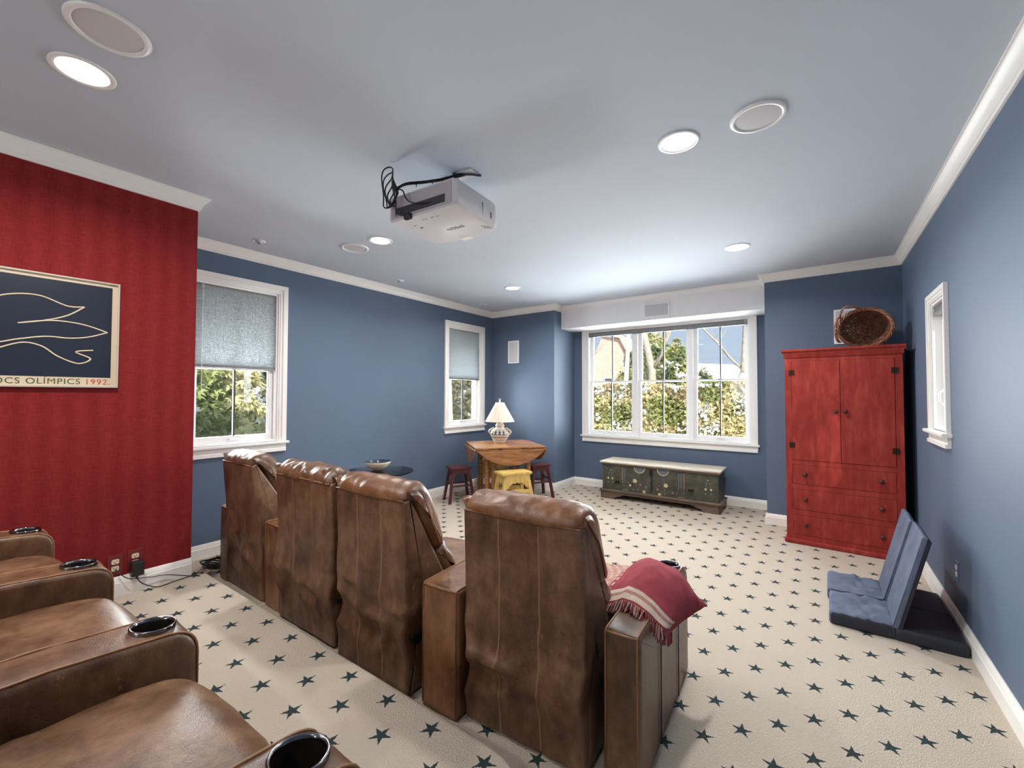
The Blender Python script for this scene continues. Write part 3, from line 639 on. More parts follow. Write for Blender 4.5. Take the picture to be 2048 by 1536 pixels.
def recliner(name, label, x0, x1, yb, yf, zf, ztop, arms, seed, lean=0.0, rz=0, taper=0.0, group='brown leather theatre recliners', tan='leather_tan', backmat='leather_back', seat_h=.43, wrk=.007):
    """x0..x1 back width, yb rear face, yf front; local coordinates are relative to the seat's rear centre"""
    cx = (x0+x1)/2; hw = (x1-x0)/2; t = thing(name, label, 'recliner', (cx, yb, zf), rz, group); dz = ztop-zf; fy = yf-yb
    # back shell: straight rear face down to the floor, wedge front
    prof = round_poly([(0, .012, .01), (0, dz-.035, .02), (.035, dz-.012, .012), (.25, dz-.44, .03), (.26, .012, .01)], 5)
    def disp(p):
        z = p.z; x = p.x
        if p.y < .05:
            k = max(0, 1-abs(z-.30)/.32)*max(0, 1-p.y/.05)
            q = Vector((x*5+seed*3.7, seed*1.9, z*3.2)); nz = noise.fractal(q, .7, 2.1, 3)
            rid = 1-abs(noise.noise(Vector((x*3.0+z*2.4+seed, seed*5.1, z*5.5-x*1.5))))*2.2
            p.y += -k*.040*(nz*.8+.25)-k*.030*max(0, rid)**2+.010*math.sin((z-.1)*9+seed)*k
            p.y -= .004*noise.noise(Vector((x*8, seed, z*2)))
            # leather sags inwards by the seams
            for sx_ in (-hw*.34, hw*.31): p.y += .006*math.exp(-((x-sx_)/.010)**2)
        pin = max(0, 1-abs(z-.27)/.13)
        s = 1 if x > 0 else -1
        if abs(x) > hw*.6: p.x -= s*pin*.034*(abs(x)/hw)*(1.0 if (seed+(s > 0)) % 2 else .45)
        if taper: p.x = -hw+(p.x+hw)*(1-taper*max(0, (z-.25)/(dz-.25)))
        p.y += lean*max(0, z-.3)
        return p
    sh = loft('back_shell', prof, -hw, hw, .016, backmat, t, step=.022, disp=disp)
    pp = B(); hw2 = hw*(1-taper) if taper else hw
    xl, xr = -hw, -hw+2*hw*(1-taper)
    pp.tube([(xl+.012, lean*.6-.002, dz-.030), ((xl+xr)/2, lean*.6-.004, dz-.026), (xr-.012, lean*.6-.002, dz-.030)], .0045, 6)
    pp.build('piping', 'piping', sh, smooth=True)
    # headrest pillow wrapped over the top
    A = lambda y, z: (y+lean*.55, z)
    hp = smooth_poly([A(.000, dz-.030), A(.010, dz+.005), A(.060, dz+.035), A(.125, dz+.030), A(.180, dz-.030), A(.222, dz-.130), A(.262, dz-.250), A(.255, dz-.300), A(.190, dz-.290), A(.135, dz-.200), A(.075, dz-.070), A(.035, dz-.030)], 5)
    loft('headrest_cushion', hp, xl-.004, xr+.004, .050, tan, t, step=.016, puff=.012, wr=wrk, wf=6.0, ws=(1.6, 1, .8), seed=seed, capdome=.008)
    lp = smooth_poly([(.185, dz-.315), (.250, dz-.290), (.295, dz-.335), (.345, dz-.410), (.355, dz-.455), (.290, dz-.475), (.225, dz-.440), (.185, dz-.37)], 5)
    loft('lumbar_cushion', lp, -hw+.01, hw-.01, .045, 'leather', t, step=.018, puff=.010, wr=.015, wf=8, ws=(2, 1, 1), seed=seed+3)
    sp = smooth_poly([(.20, seat_h-.15), (.20, seat_h-.01), (.40, seat_h+.015), (fy-.16, seat_h+.012), (fy-.05, seat_h-.020), (fy-.005, seat_h-.10), (fy-.012, seat_h-.16), (fy-.10, seat_h-.19), (.4, seat_h-.19)], 5)
    loft('seat_cushion', sp, -hw+.004, hw-.004, .040, 'leather', t, step=.024, puff=.018, wr=.005, wf=4, ws=(1, 2, 1), seed=seed+5)
    fp = round_poly([(fy-.09, .02, .01), (fy-.015, .02, .02), (fy-.002, seat_h-.16, .03), (fy-.09, seat_h-.16, .01)], 4)
    loft('footrest', fp, -hw+.008, hw-.008, .02, 'leather', t, step=.04, puff=.01, wr=.008, wf=6, seed=seed+8)
    B().rbox(-hw+.02, hw-.02, .03, fy-.09, .0, seat_h-.17, .01).build('base', 'black', t)
    for (a0, a1, yr, yfr, kw) in arms: arm(t, a0-cx, a1-cx, yr-yb, yfr-yb, 0, **kw)
    return t
FR = 'front row of leather recliners'
recliner('recliner', 'front row leather recliner by the red wall, leftmost of four', -3.592, -3.045, 1.385, 2.25, 0, .945, [(-3.745, -3.60, 1.385, 2.25, {}), (-3.035, -2.815, 1.385, 2.23, {'mat': 'leather_tan', 'cup': True})], 1, -.09, 0, .14, FR, 'leather_gold')
recliner('recliner', 'front row leather recliner second from the left, dark creased headrest', -2.795, -2.175, 1.365, 2.22, 0, .937, [], 4, -.055, 0, 0, FR, 'leather', wrk=.016)
recliner('recliner', 'front row leather recliner in the middle, beside the gap and armrest', -2.112, -1.550, 1.345, 2.20, 0, .937, [], 6, -.04, 0, 0, FR, 'leather_tan')
recliner('recliner', 'rightmost front row leather recliner, maroon throw on its arm', -1.262, -.700, 1.430, 2.27, 0, .937, [(-1.487, -1.272, 1.390, 2.22, {'mat': 'leather_tan'}), (-.652, -.512, 1.465, 2.31, {'mat': 'leather_gold', 'pl': 1})], 9, -.04, math.radians(2.9), 0, FR, 'leather_tan')
BR = 'near row of leather recliners on the platform'
kw = dict(h=.550, fr=.075, cupy=.085)
recliner('recliner', 'nearest platform recliner, its seat cushion in the bottom left corner', -1.452, -.868, -.40, .50, ZR, ZR+.94, [(-1.628, -1.460, -.38, .49, kw), (-.860, -.695, -.37, .505, kw)], 12, .02, 0, 0, BR, 'leather_tan', seat_h=.44)
recliner('recliner', 'middle platform recliner between two cup holder armrests', -2.240, -1.640, -.42, .49, ZR, ZR+.94, [(-2.412, -2.250, -.40, .465, kw)], 15, .02, 0, 0, BR, 'leather_tan', seat_h=.44)
recliner('recliner', 'farthest platform recliner, next to the red wall', -3.020, -2.425, -.46, .44, ZR, ZR+.94, [(-3.195, -3.030, -.44, .405, kw)], 18, .02, 0, 0, BR, 'leather_tan', seat_h=.44)
RA = [o for o in bpy.data.objects if o.get('label', '').startswith('rightmost front')][0]
for yy in (.30, .62):
    B().tube([(.474, yy, .02), (.4745, yy, .30), (.474, yy, .535)], .0028, 6).build('side_seam', 'black', RA)
# ------------------------------------------------------------------ throw blanket over the right arm
def bspline_grid(G, nu, nv):
    R, Cc = len(G), len(G[0])
    def cr1(P, t):
        N = len(P)-1; f = t*N; i = min(int(f), N-1); s = f-i
        p = [Vector(P[min(max(i+k-1, 0), N)]) for k in range(4)]
        return .5*((2*p[1])+(-p[0]+p[2])*s+(2*p[0]-5*p[1]+4*p[2]-p[3])*s*s+(-p[0]+3*p[1]-3*p[2]+p[3])*s**3)
    out = []
    for a in range(nu+1):
        t = a/nu; row = [cr1([G[r][c] for r in range(R)], t) for c in range(Cc)]
        out.append([cr1(row, b_/nv) for b_ in range(nv+1)])
    return out
# rows run from the seat side (left) to the outside of the arm, columns from the rear fringe to the front
G = [[(-1.02, 1.80, .455), (-1.00, 1.98, .470), (-1.00, 2.14, .465), (-1.02, 2.30, .450)],
     [(-.86, 1.74, .475), (-.83, 1.95, .520), (-.83, 2.13, .500), (-.86, 2.32, .455)],
     [(-.72, 1.70, .535), (-.70, 1.92, .610), (-.72, 2.12, .590), (-.74, 2.30, .520)],
     [(-.64, 1.66, .585), (-.62, 1.86, .655), (-.63, 2.02, .635), (-.64, 2.12, .590)],
     [(-.555, 1.64, .580), (-.525, 1.84, .620), (-.520, 1.97, .612), (-.53, 2.07, .590)],
     [(-.485, 1.66, .520), (-.470, 1.85, .545), (-.455, 1.98, .540), (-.46, 2.06, .515)],
     [(-.478, 1.74, .485), (-.455, 1.92, .475), (-.430, 2.04, .470), (-.425, 2.13, .445)]]
NU, NV = 60, 36
g = bspline_grid(G, NU, NV); V = []
for a in range(NU+1):
    for c in range(NV+1):
        p = g[a][c].copy(); p.z += .007*noise.noise(Vector((p.x*12, p.y*9, 2.2)))+.004*noise.noise(Vector((p.x*30, p.y*14, 5))); V.append(p)
th = thing('throw_blanket', 'maroon knit throw with cream striped fringe draped over the right armrest', 'blanket', (-.6, 1.9, .56)); ofs = Vector(th.location)
F = []; MI = []; k2 = len(V)
V2 = V+[v-Vector((0, 0, .009)) for v in V]
for a in range(NU):
    for c in range(NV):
        i = a*(NV+1)+c; m_ = 0
        if c in (1, 2): m_ = 1
        elif c == 4 or c == 3: m_ = 2 if c == 3 else 1
        if a < 14: m_ = 2 if (a*3+c) % 7 else 1
        if a in (15,) : m_ = 1 if (c % 2) else 0
        F.append((i, i+1, i+NV+2, i+NV+1)); MI.append(m_); F.append((k2+i, k2+i+NV+1, k2+i+NV+2, k2+i+1)); MI.append(0)
def rim(l):
    for p, q in zip(l, l[1:]): F.append((p, q, q+k2, p+k2)); MI.append(0)
rim([a*(NV+1) for a in range(NU+1)]); rim([a*(NV+1)+NV for a in range(NU+1)]); rim(list(range(NV+1))); rim([NU*(NV+1)+c for c in range(NV+1)])
mesh('blanket_cloth', [tuple(v-ofs) for v in V2], F, ['throw', 'throw_cream', 'throw_rose'], th, True, MI)
b = B()
for a in range(12, NU+1):
    for q in range(3):
        p = g[a][0].lerp(g[min(a+1, NU)][0], q/3)-ofs; dd = Vector((random.uniform(-.012, .012), -.030+random.uniform(-.008, .006), -.022+random.uniform(-.012, .004)))
        if a > 40: dd.z -= .018; dd.y *= .6
        b.tube([p, p+dd*.5+Vector((0, 0, .004)), p+dd], .0022, 4, m=q % 2)
b.build('fringe', ['throw', 'throw_cream'], th)

# ------------------------------------------------------------------ framed poster on the red wall
y1, y0, zb, ztp = .700, -.46, 1.440, 2.060; po = thing('framed_poster', 'framed navy poster with cream line drawing on the red wall', 'poster', (XRED, (y0+y1)/2, zb)); hy = (y1-y0)/2; hz = ztp-zb
B().box(0, .022, -hy, -hy+.008, 0, hz).box(0, .022, hy-.008, hy, 0, hz).box(0, .022, -hy+.008, hy-.008, hz-.008, hz).box(0, .022, -hy+.008, hy-.008, 0, .008).build('frame', 'frame_silver', po)
B().box(0, .010, -hy+.006, hy-.006, .006, hz-.006).build('paper', 'poster_cream', po)
pa = B().box(.010, .0108, -hy+.03, hy-.032, .058, hz-.028).build('navy_print', 'poster_navy', po)
# free pen strokes: a plain abstract drawing in the same weight and colour
b = B()
def stroke(P, r=.0042):
    pts = smooth_poly([(.0112, p[0], p[1]) for p in P], 8, False); b.tube(pts, r, 6)
stroke([(-.30, .30), (-.10, .33), (.02, .40), (.13, .475), (.25, .495), (.36, .455), (.43, .46)])
stroke([(.43, .46), (.36, .40), (.27, .36), (.18, .335), (.30, .365), (.42, .36), (.53, .325)])
stroke([(.53, .325), (.45, .29), (.37, .275), (.28, .275), (.18, .25), (.08, .22), (-.05, .235), (-.2, .22)])
stroke([(.12, .20), (.20, .235), (.27, .22), (.33, .17), (.41, .135), (.46, .165), (.40, .20), (.47, .215)])
stroke([(-.35, .18), (-.2, .14), (-.08, .17), (.04, .13), (.10, .17)])
b.build('line_drawing', 'poster_cream', po, smooth=True)
mt = lambda y, z: T(.0104, y, z) @ Matrix(((0, 0, 1, 0), (1, 0, 0, 0), (0, 1, 0, 0), (0, 0, 0, 1)))
text_mesh('green_lettering', 'JOCS OLÍMPICS', .0445, 'poster_green', po, mt(hy-.158, .018), align='RIGHT')
text_mesh('red_lettering', '1992.', .0445, 'poster_red', po, mt(hy-.142, .018), align='LEFT')

# ------------------------------------------------------------------ armoire
ar = thing('armoire', 'tall red painted armoire with two doors and three drawers', 'armoire', (.1635, 4.88, 0), math.radians(-2.5)); hw = .424; D = .50; HT = 1.80
b = B(); b.box(-hw, hw, .018, D, 0.0, HT-.04)
b.box(-hw, -hw+.052, 0, .02, .0, HT-.04).box(hw-.052, hw, 0, .02, .0, HT-.04)
for z0_, z1_ in ((HT-.075, HT-.04), (.745, .790), (.515, .562), (.275, .322), (.0, .085)): b.box(-hw+.052, hw-.052, 0, .02, z0_, z1_)
b.build('carcass', 'red_paint', ar)
b = B(); b.prism([(-.018, .0), (D, 0), (D, .04), (-.030, .04), (-.030, .022), (-.022, .018)], -hw-.022, hw+.022, 'x', mat=T(z=HT)); b.prism([(0, HT-.04), (-.004, HT-.04), (-.018, HT), (0, HT)], -hw-.008, hw+.008, 'x'); b.box(-hw, hw, 0, D, HT-.045, HT+.001)
b.build('cornice', 'red_paint', ar)
b = B(); b.rbox(-hw-.018, hw+.018, -.020, D, 0, .045, .012); b.build('plinth', 'red_paint', ar)
for s in (-1, 1):
    x0_, x1_ = sorted((s*.0015, s*(hw-.054))); d = B().rbox(x0_, x1_, -.004, .016, .792, HT-.077, .003).build('door', 'red_paint', ar)
    B().lathe([(.0001, -.024), (.014, -.024), (.0195, -.017), (.016, -.009), (.008, -.006), (.008, 0)], 20, mat=T(s*.033, -.004, 1.26) @ Matrix.Rotation(-PI/2, 4, 'X') @ Matrix.Scale(-1, 4, (0, 0, 1)) @ Matrix.Scale(-1, 4, (0, 0, 1))).build('knob', 'knob', d, smooth=True)
    for z in (.93, 1.62): B().box(s*(hw-.054)-.022, s*(hw-.054)-.002, -.007, -.003, z-.025, z+.025).box(s*(hw-.054)+.002, s*(hw-.054)+.022, -.007, .001, z-.025, z+.025).build('hinge', 'iron', d)
for z0_, z1_ in ((.564, .743), (.324, .513), (.087, .273)):
    d = B().rbox(-hw+.054, hw-.054, .001, .018, z0_, z1_, .003).build('drawer', 'red_paint', ar)
    for x in (-.272, .272): B().lathe([(.0001, -.024), (.014, -.024), (.0195, -.017), (.016, -.009), (.008, -.006), (.008, 0)], 20, mat=T(x, .001, (z0_+z1_)/2+.005) @ Matrix.Rotation(-PI/2, 4, 'X')).build('knob', 'knob', d, smooth=True)
# fix knob direction: lathe axis must point to -Y (handled by the -PI/2 turn and negative z profile)

# ------------------------------------------------------------------ wicker basket lying on the armoire
bk = thing('wicker_basket', 'brown wicker basket tipped on its side on top of the red armoire', 'basket', (.355, 4.985, HT+.04), 0)
# basket axis: opening looks towards -Y and slightly up
BM = T(.0, .02, .177, rx=math.radians(97), rz=math.radians(-6))
b = B(); bl = B()
def ov(t, k, r=0.0):   # k 0 (base) .. 1 (rim)
    a_ = .138+.052*k**.7; c_ = .115+.055*k**.7; return ((a_+r)*math.cos(t), (c_+r)*math.sin(t), -.23+.25*k+.03*math.cos(2*t)*k)
NS = 34
for ring_ in range(21):
    k = ring_/20; pts = [BM @ Vector(ov(2*PI*i/(NS*4), k, .0045*math.sin(PI*(i/4*1.0)+ring_*PI))) for i in range(NS*4)]; b.tube(pts, .0052, 5, closed=True)
for s_ in range(NS):
    t = 2*PI*s_/NS; b.tube([BM @ Vector(ov(t, k/6)) for k in range(7)], .0045, 5)
for ring_ in range(13):
    f = (ring_+.5)/13; pts = [BM @ Vector((.138*f*math.cos(2*PI*i/48), .115*f*math.sin(2*PI*i/48), -.232+.004*math.sin(12*2*PI*i/48+ring_*PI))) for i in range(48)]; b.tube(pts, .0055, 5, closed=True)
b.build('woven_body', 'basket', bk)
for k in range(4):
    pts = [BM @ (Vector(ov(2*PI*i/72, 1.02))+Vector((.011*math.cos(9*2*PI*i/72+k*PI/2)*math.cos(2*PI*i/72), .011*math.cos(9*2*PI*i/72+k*PI/2)*math.sin(2*PI*i/72), .012*math.sin(9*2*PI*i/72+k*PI/2)))) for i in range(72)]; bl.tube(pts, .0065, 6, closed=True, m=k % 2)
bl.build('braided_rim', ['basket', 'basket_light'], bk, smooth=True)
b = B()
for k in range(4):
    pts = []
    for i in range(25):
        t = i/24; a_ = PI*t; base_ = Vector((-.180-.024*math.sin(a_), .115*math.cos(a_)*1.0, .04+.115*math.sin(a_)))
        base_ += Vector((.007*math.cos(8*a_+k*PI/2), 0, .007*math.sin(8*a_+k*PI/2))); pts.append(BM @ base_)
    b.tube(pts, .0055, 6, m=1 if k < 3 else 0)
b.build('side_handle', ['basket', 'basket_light'], bk, smooth=True)
b = B()
for k in range(3):
    hp_ = smooth_poly([(-.168, .07, .0), (-.175, .13, .035), (-.155, .185, .06), (-.125, .205, .07), (-.075, .195, .06), (-.035+.05*(k == 2), .172, .02)], 6, False)
    b.tube([BM @ (p+Vector((.004*math.cos(i*.9+k*2.1), .004*math.sin(i*.9+k*2.1), 0))) for i, p in enumerate(hp_)], .005, 6)
b.build('top_handle', 'basket', bk, smooth=True)

# ------------------------------------------------------------------ painted chest
ch = thing('blanket_chest', 'long low green painted wooden chest under the triple window', 'chest', (-1.695, 5.525, 0), math.radians(.6)); hw = .725; D = .43
b = B(); b.box(-hw, hw, 0, D, .115, .480)
b.build('chest_body', 'trunk', ch)
b = B(); b.rbox(-hw-.030, hw+.030, -.028, D+.01, .480, .503, .006); b.build('lid', 'trunk_lid', ch)
b = B(); b.rbox(-hw-.018, hw+.018, -.018, D, .458, .481, .006); b.build('lid_moulding', 'trunk_brown', ch)
b = B()
b.prism([(-hw-.022, 0), (-hw+.16, 0), (-hw+.19, .03), (-hw+.25, .045), (-hw+.30, .068), (hw-.30, .068), (hw-.25, .045), (hw-.19, .03), (hw-.16, 0), (hw+.022, 0), (hw+.022, .115), (-hw-.022, .115)], -.012, .01, 'y')
for s in (-1, 1): b.prism([(-.012, 0), (.12, 0), (.16, .05), (D-.16, .05), (D-.12, 0), (D, 0), (D, .115), (-.012, .115)], s*(hw+.012)-.01, s*(hw+.012)+.01, 'x')
b.build('bracket_base', 'trunk_brown', ch)
b = B(); b.rbox(-hw-.034, hw+.034, -.034, D, .098, .128, .010); b.build('base_moulding', 'trunk_brown', ch)
def disc(b, x, z, r, m, pet=0, y=-.0012):
    n = 24; V = [(x+r*(1+(.22*math.cos(pet*2*PI*i/n) if pet else 0))*math.cos(2*PI*i/n), y, z+r*(1+(.22*math.cos(pet*2*PI*i/n) if pet else 0))*math.sin(2*PI*i/n)) for i in range(n)]; V += [(v[0], y+.002, v[2]) for v in V]
    b.add(V, [tuple(range(n))]+[(i, (i+1) % n, (i+1) % n+n, i+n) for i in range(n)], m)
b = B(); rr = random.Random(5)
for x, z, r, m, p in ((-.275, .275, .026, 0, 5), (.12, .262, .026, 0, 5), (-.34, .21, .015, 0, 5), (-.155, .148, .019, 0, 5), (.04, .142, .018, 0, 5), (-.205, .235, .013, 2, 5), (.205, .182, .014, 2, 5), (-.13, .215, .016, 1, 5), (.02, .20, .014, 2, 5), (.11, .155, .012, 1, 5), (-.24, .165, .010, 1, 0), (.0, .22, .008, 2, 0), (-.365, .245, .010, 1, 0), (-.30, .16, .006, 0, 0)): disc(b, x, z, r, m, p)
for s in (-1, 1):
    for x, z, r, m in ((.645, .275, .0135, 0), (.585, .275, .0135, 0), (.645, .222, .012, 1), (.585, .222, .012, 1), (.63, .345, .009, 1), (.595, .345, .009, 1), (.612, .385, .007, 0), (.64, .31, .006, 2), (.59, .31, .006, 2)): disc(b, s*x, z, r, m)
for cx_ in (-.215, .085):
    V = []; n = 20
    for i in range(n+1): a_ = PI+PI*i/n; V += [(cx_+.075*math.cos(a_), -.0012, .455+.075*math.sin(a_)), (cx_+.066*math.cos(a_), -.0012, .455+.066*math.sin(a_))]
    b.add(V, [(2*i, 2*i+1, 2*i+3, 2*i+2) for i in range(n)], 0)
    V = [(cx_+.066*math.cos(PI+PI*i/n), -.0010, .455+.066*math.sin(PI+PI*i/n)) for i in range(n+1)]; b.add(V, [tuple(range(n+1))], 1)
for x in (-.445, -.415, .27, .30, .335): b.box(x, x+.010, -.0012, 0, .20+rr.random()*.05, .44, 1 if x not in (-.445, .335) else 2)
for i in range(6): b.box(-.44+i*.012, -.433+i*.012, -.0012, 0, .138, .146, 0); b.box(.27+i*.012, .277+i*.012, -.0012, 0, .135, .142, 0)
for i in range(26): disc(b, rr.uniform(-.45, .45), rr.uniform(.14, .30), .0035, rr.choice((0, 1, 2)))
b.build('painted_flowers', ['flower', 'flower_blue', 'flower_red'], ch)
b = B(); b.box(-.066, -.052, -.003, 0, .15, .45); b.rbox(-.085, -.045, -.006, 0, .36, .44, .002); b.build('lock_plate', 'iron', ch)
for x, z in ((-.515, .235), (.42, .24)):
    b = B(); b.tube([(x-.025, -.006, z), (x-.022, -.016, z-.018), (x+.022, -.016, z-.018), (x+.025, -.006, z)], .005, 6); b.rbox(x-.032, x+.032, -.006, 0, z-.006, z+.016, .003)
    if x < 0:
        for i in range(14): disc(b, x-.03+.02*(i % 4), z+.05+.032*(i//4)+.006*(i % 2), .006, 0, y=-.003)
    b.build('iron_handle', 'iron', ch)

# ------------------------------------------------------------------ drop-leaf table, lamp, stools
TA = math.radians(51); TW = .455; TD = .43
tb = thing('drop_leaf_table', 'square honey-coloured wooden table with hanging curved leaves in the far corner', 'table', (-3.49, 4.67, 0), TA)
B().rbox(-TW, TW, -TD, TD, .716, .740, .005).build('tabletop', 'table_wood', tb)
def leaf(u0, u1, off, axis, sgn, drop=.20):
    n = 16; P = []
    L = (u1-u0)/2; c = (u0+u1)/2; Rr = (L*L+drop*drop)/(2*drop)
    for i in range(n+1):
        x = -L+2*L*i/n; z = math.sqrt(max(0, Rr*Rr-x*x))-(Rr-drop); P.append((c+x, .712-max(z, 0)))
    P = [(u0, .712)]+P[1:-1]+[(u1, .712)]
    b = B(); b.prism(P, sgn*off, sgn*(off+.018), 'y' if axis == 'y' else 'x'); return b
leaf(-TW, TW, TD+.004, 'y', -1).build('drop_leaf', 'table_wood', tb); leaf(-TW, TW, TD+.004, 'y', 1).build('drop_leaf', 'table_wood', tb)
leaf(-TD, TD, TW+.004, 'x', -1).build('drop_leaf', 'table_wood', tb); leaf(-TD, TD, TW+.004, 'x', 1).build('drop_leaf', 'table_wood', tb)
B().box(-.30, .30, -.26, -.235, .62, .716).box(-.30, .30, .235, .26, .62, .716).box(-.30, -.275, -.235, .235, .62, .716).box(.275, .30, -.235, .235, .62, .716).build('apron', 'table_wood', tb)
for x, y in ((-.275, -.235), (-.275, .235), (.275, -.235), (.275, .235), (-.20, -.30), (.20, .30)):
    B().lathe([(.026, 0), (.031, .05), (.033, .3), (.034, .66), (.034, .716)], 16, c=(x, y, 0)).build('leg', 'table_wood', tb, smooth=True)
b = B()
for s in (-1, 1): b.rbox(-.25, .25, s*.235-.012, s*.235+.012, .12, .155, .003)
b.build('stretcher', 'table_wood', tb)
b = B()
for x, y in ((-.15, -TD-.004), (.15, -TD-.004)): b.box(x-.025, x+.025, y-.004, y+.004, .708, .722)
b.build('hinge', 'iron', tb)
lm = thing('table_lamp', 'patterned pottery lamp with ivory pleated shade on the wooden table', 'lamp', (-3.575, 4.70, .7405), .4)
B().lathe([(.0001, 0), (.062, 0), (.066, .006), (.085, .03), (.112, .07), (.130, .105), (.132, .135), (.120, .165), (.098, .188), (.072, .205), (.058, .215), (.056, .228), (.066, .236), (.060, .245), (.048, .262), (.046, .275), (.052, .282), (.040, .288), (.0001, .288)], 40).build('lamp_base', 'lamp_ceramic', lm, smooth=True)
for s in (-1, 1):
    b = B(); pts = [(s*(.082+.07*math.sin(PI*t/10)), 0, .10+.105*t/10) for t in range(11)]; b.tube(pts, [.012+.005*(t % 2) for t in range(11)], 8); b.build('scalloped_handle', 'bowl_cream', lm, smooth=True)
B().tube([(0, 0, .285), (0, 0, .565)], .005, 8).build('harp_rod', 'nickel', lm)
nP = 44
B().lathe([(.198, .292), (.199, .300), (.1955, .305), (.062, .545), (.063, .552), (.061, .556)], nP*4, fn=lambda t, z: 1+.012*math.sin(nP*t)).build('lamp_shade', 'lampshade', lm, smooth=True)
b = B(); b.lathe([(.0001, .556), (.014, .558), (.009, .566), (.012, .575), (.006, .590), (.0001, .592)], 14)
for s in (-1, 1): b.tube([(0, 0, .585), (s*.010, 0, .597), (s*.014, 0, .612)], .0035, 6)
b.build('finial', 'nickel', lm, smooth=True)
def red_stool(x, y, rz, label):
    t = thing('stool', label, 'stool', (x, y, 0), rz, 'small red painted stools'); m = 'stool_red'
    B().rbox(-.145, .145, -.115, .115, .425, .452, .006, n=2).build('seat', m, t)
    for sx_ in (-1, 1):
        for sy_ in (-1, 1):
            a = Vector((sx_*.105, sy_*.078, .426)); c = Vector((sx_*.165, sy_*.138, 0)); hw_ = .0165; V = []
            for p in (c, a): V += [(p.x-hw_, p.y-hw_, p.z), (p.x+hw_, p.y-hw_, p.z), (p.x+hw_, p.y+hw_, p.z), (p.x-hw_, p.y+hw_, p.z)]
            B().add(V, [(3, 2, 1, 0), (4, 5, 6, 7), (0, 1, 5, 4), (1, 2, 6, 5), (2, 3, 7, 6), (3, 0, 4, 7)]).build('leg', m, t)
    b = B()
    for s in (-1, 1):
        b.prism([(-.105, .43), (.105, .43), (.118, .335), (.085, .335), (.06, .372), (-.06, .372), (-.085, .335), (-.118, .335)], s*.088-.007, s*.088+.007, 'y')
        b.prism([(-.078, .43), (.078, .43), (.092, .335), (.065, .335), (.045, .372), (-.045, .372), (-.065, .335), (-.092, .335)], s*.113-.007, s*.113+.007, 'x')
    b.build('apron', m, t)
    b = B()
    for s in (-1, 1): b.rbox(-.13, .13, s*.110-.009, s*.110+.009, .205, .228, .003); b.rbox(s*.135-.009, s*.135+.009, -.11, .11, .245, .268, .003)
    b.build('stretcher', m, t)
    return t
red_stool(-3.885, 4.215, math.radians(60), 'red painted stool on the left of the wooden table, nearest the seats')
red_stool(-3.165, 5.03, math.radians(60), 'red painted stool on the right of the wooden table, by the wall corner')
def yellow_stool(x, y, rz, label):
    t = thing('stool', label, 'stool', (x, y, 0), rz, 'small yellow painted stools'); m = 'stool_yellow'
    B().rbox(-.205, .205, -.125, .125, .425, .458, .007).build('seat', m, t)
    for sx_ in (-1, 1):
        for sy_ in (-1, 1):
            a = Vector((sx_*.150, sy_*.090, .426)); c = Vector((sx_*.215, sy_*.145, 0)); w = .020; V = []
            for p, ww in ((c, w*1.2), (a, w)): V += [(p.x-ww, p.y-ww*.8, p.z), (p.x+ww, p.y-ww*.8, p.z), (p.x+ww, p.y+ww*.8, p.z), (p.x-ww, p.y+ww*.8, p.z)]
            B().add(V, [(3, 2, 1, 0), (4, 5, 6, 7), (0, 1, 5, 4), (1, 2, 6, 5), (2, 3, 7, 6), (3, 0, 4, 7)]).build('leg', m, t)
    b = B()
    for s in (-1, 1):
        q = s*.108; b.prism([(-.15, .43), (.15, .43), (.175, .27), (.125, .27), (.105, .30), (.06, .33), (.025, .325), (0, .34), (-.025, .325), (-.06, .33), (-.105, .30), (-.125, .27), (-.175, .27)], q-.007, q+.007, 'y')
        b.prism([(-.09, .43), (.09, .43), (.12, .27), (.08, .27), (.04, .33), (-.04, .33), (-.08, .27), (-.12, .27)], s*.168-.007, s*.168+.007, 'x')
    b.build('scalloped_apron', m, t)
    b = B()
    for s in (-1, 1):
        b.prism([(-.17, .245), (-.10, .25), (0, .262), (.10, .25), (.17, .245), (.19, .195), (.12, .205), (.05, .195), (0, .205), (-.05, .195), (-.12, .205), (-.19, .195)], s*.124-.007, s*.124+.007, 'y')
    b.build('stretcher', m, t); return t
yellow_stool(-3.085, 4.33, math.radians(62), 'yellow painted stool with scalloped apron in front of the wooden table')
yellow_stool(-3.93, 5.00, math.radians(50), 'yellow painted stool behind the wooden table')
# ------------------------------------------------------------------ round glass table and bowl
gt = thing('glass_side_table', 'round glass-topped side table behind the leather seats', 'side table', (-3.87, 2.93, 0)); R_ = .365
B().lathe([(.0001, .565), (R_-.004, .565), (R_, .569), (R_, .575), (R_-.004, .578), (.0001, .578)], 56).build('glass_top', 'table_glass', gt, smooth=False, auto=True)
b = B(); b.lathe([(.10, .552), (.15, .556), (.15, .565), (.0001, .565)], 24); b.lathe([(.0001, 0), (.17, 0), (.17, .02), (.03, .05), (.025, .3), (.03, .54), (.10, .552)], 24); b.build('pedestal', 'iron', gt, smooth=True)
bo = thing('bowl', 'cream ceramic bowl with dark glazed inside on the glass table', 'bowl', (-3.93, 2.96, .5785))
B().lathe([(.0001, 0), (.045, 0), (.050, .006), (.075, .020), (.112, .045), (.138, .078), (.142, .092), (.139, .094)], 44).build('bowl_body', 'bowl_cream', bo, smooth=True)
B().lathe([(.1415, .091), (.141, .096), (.136, .096), (.130, .078), (.105, .048), (.07, .026), (.0001, .016)], 44).build('glazed_inside', 'bowl_blue', bo, smooth=True)

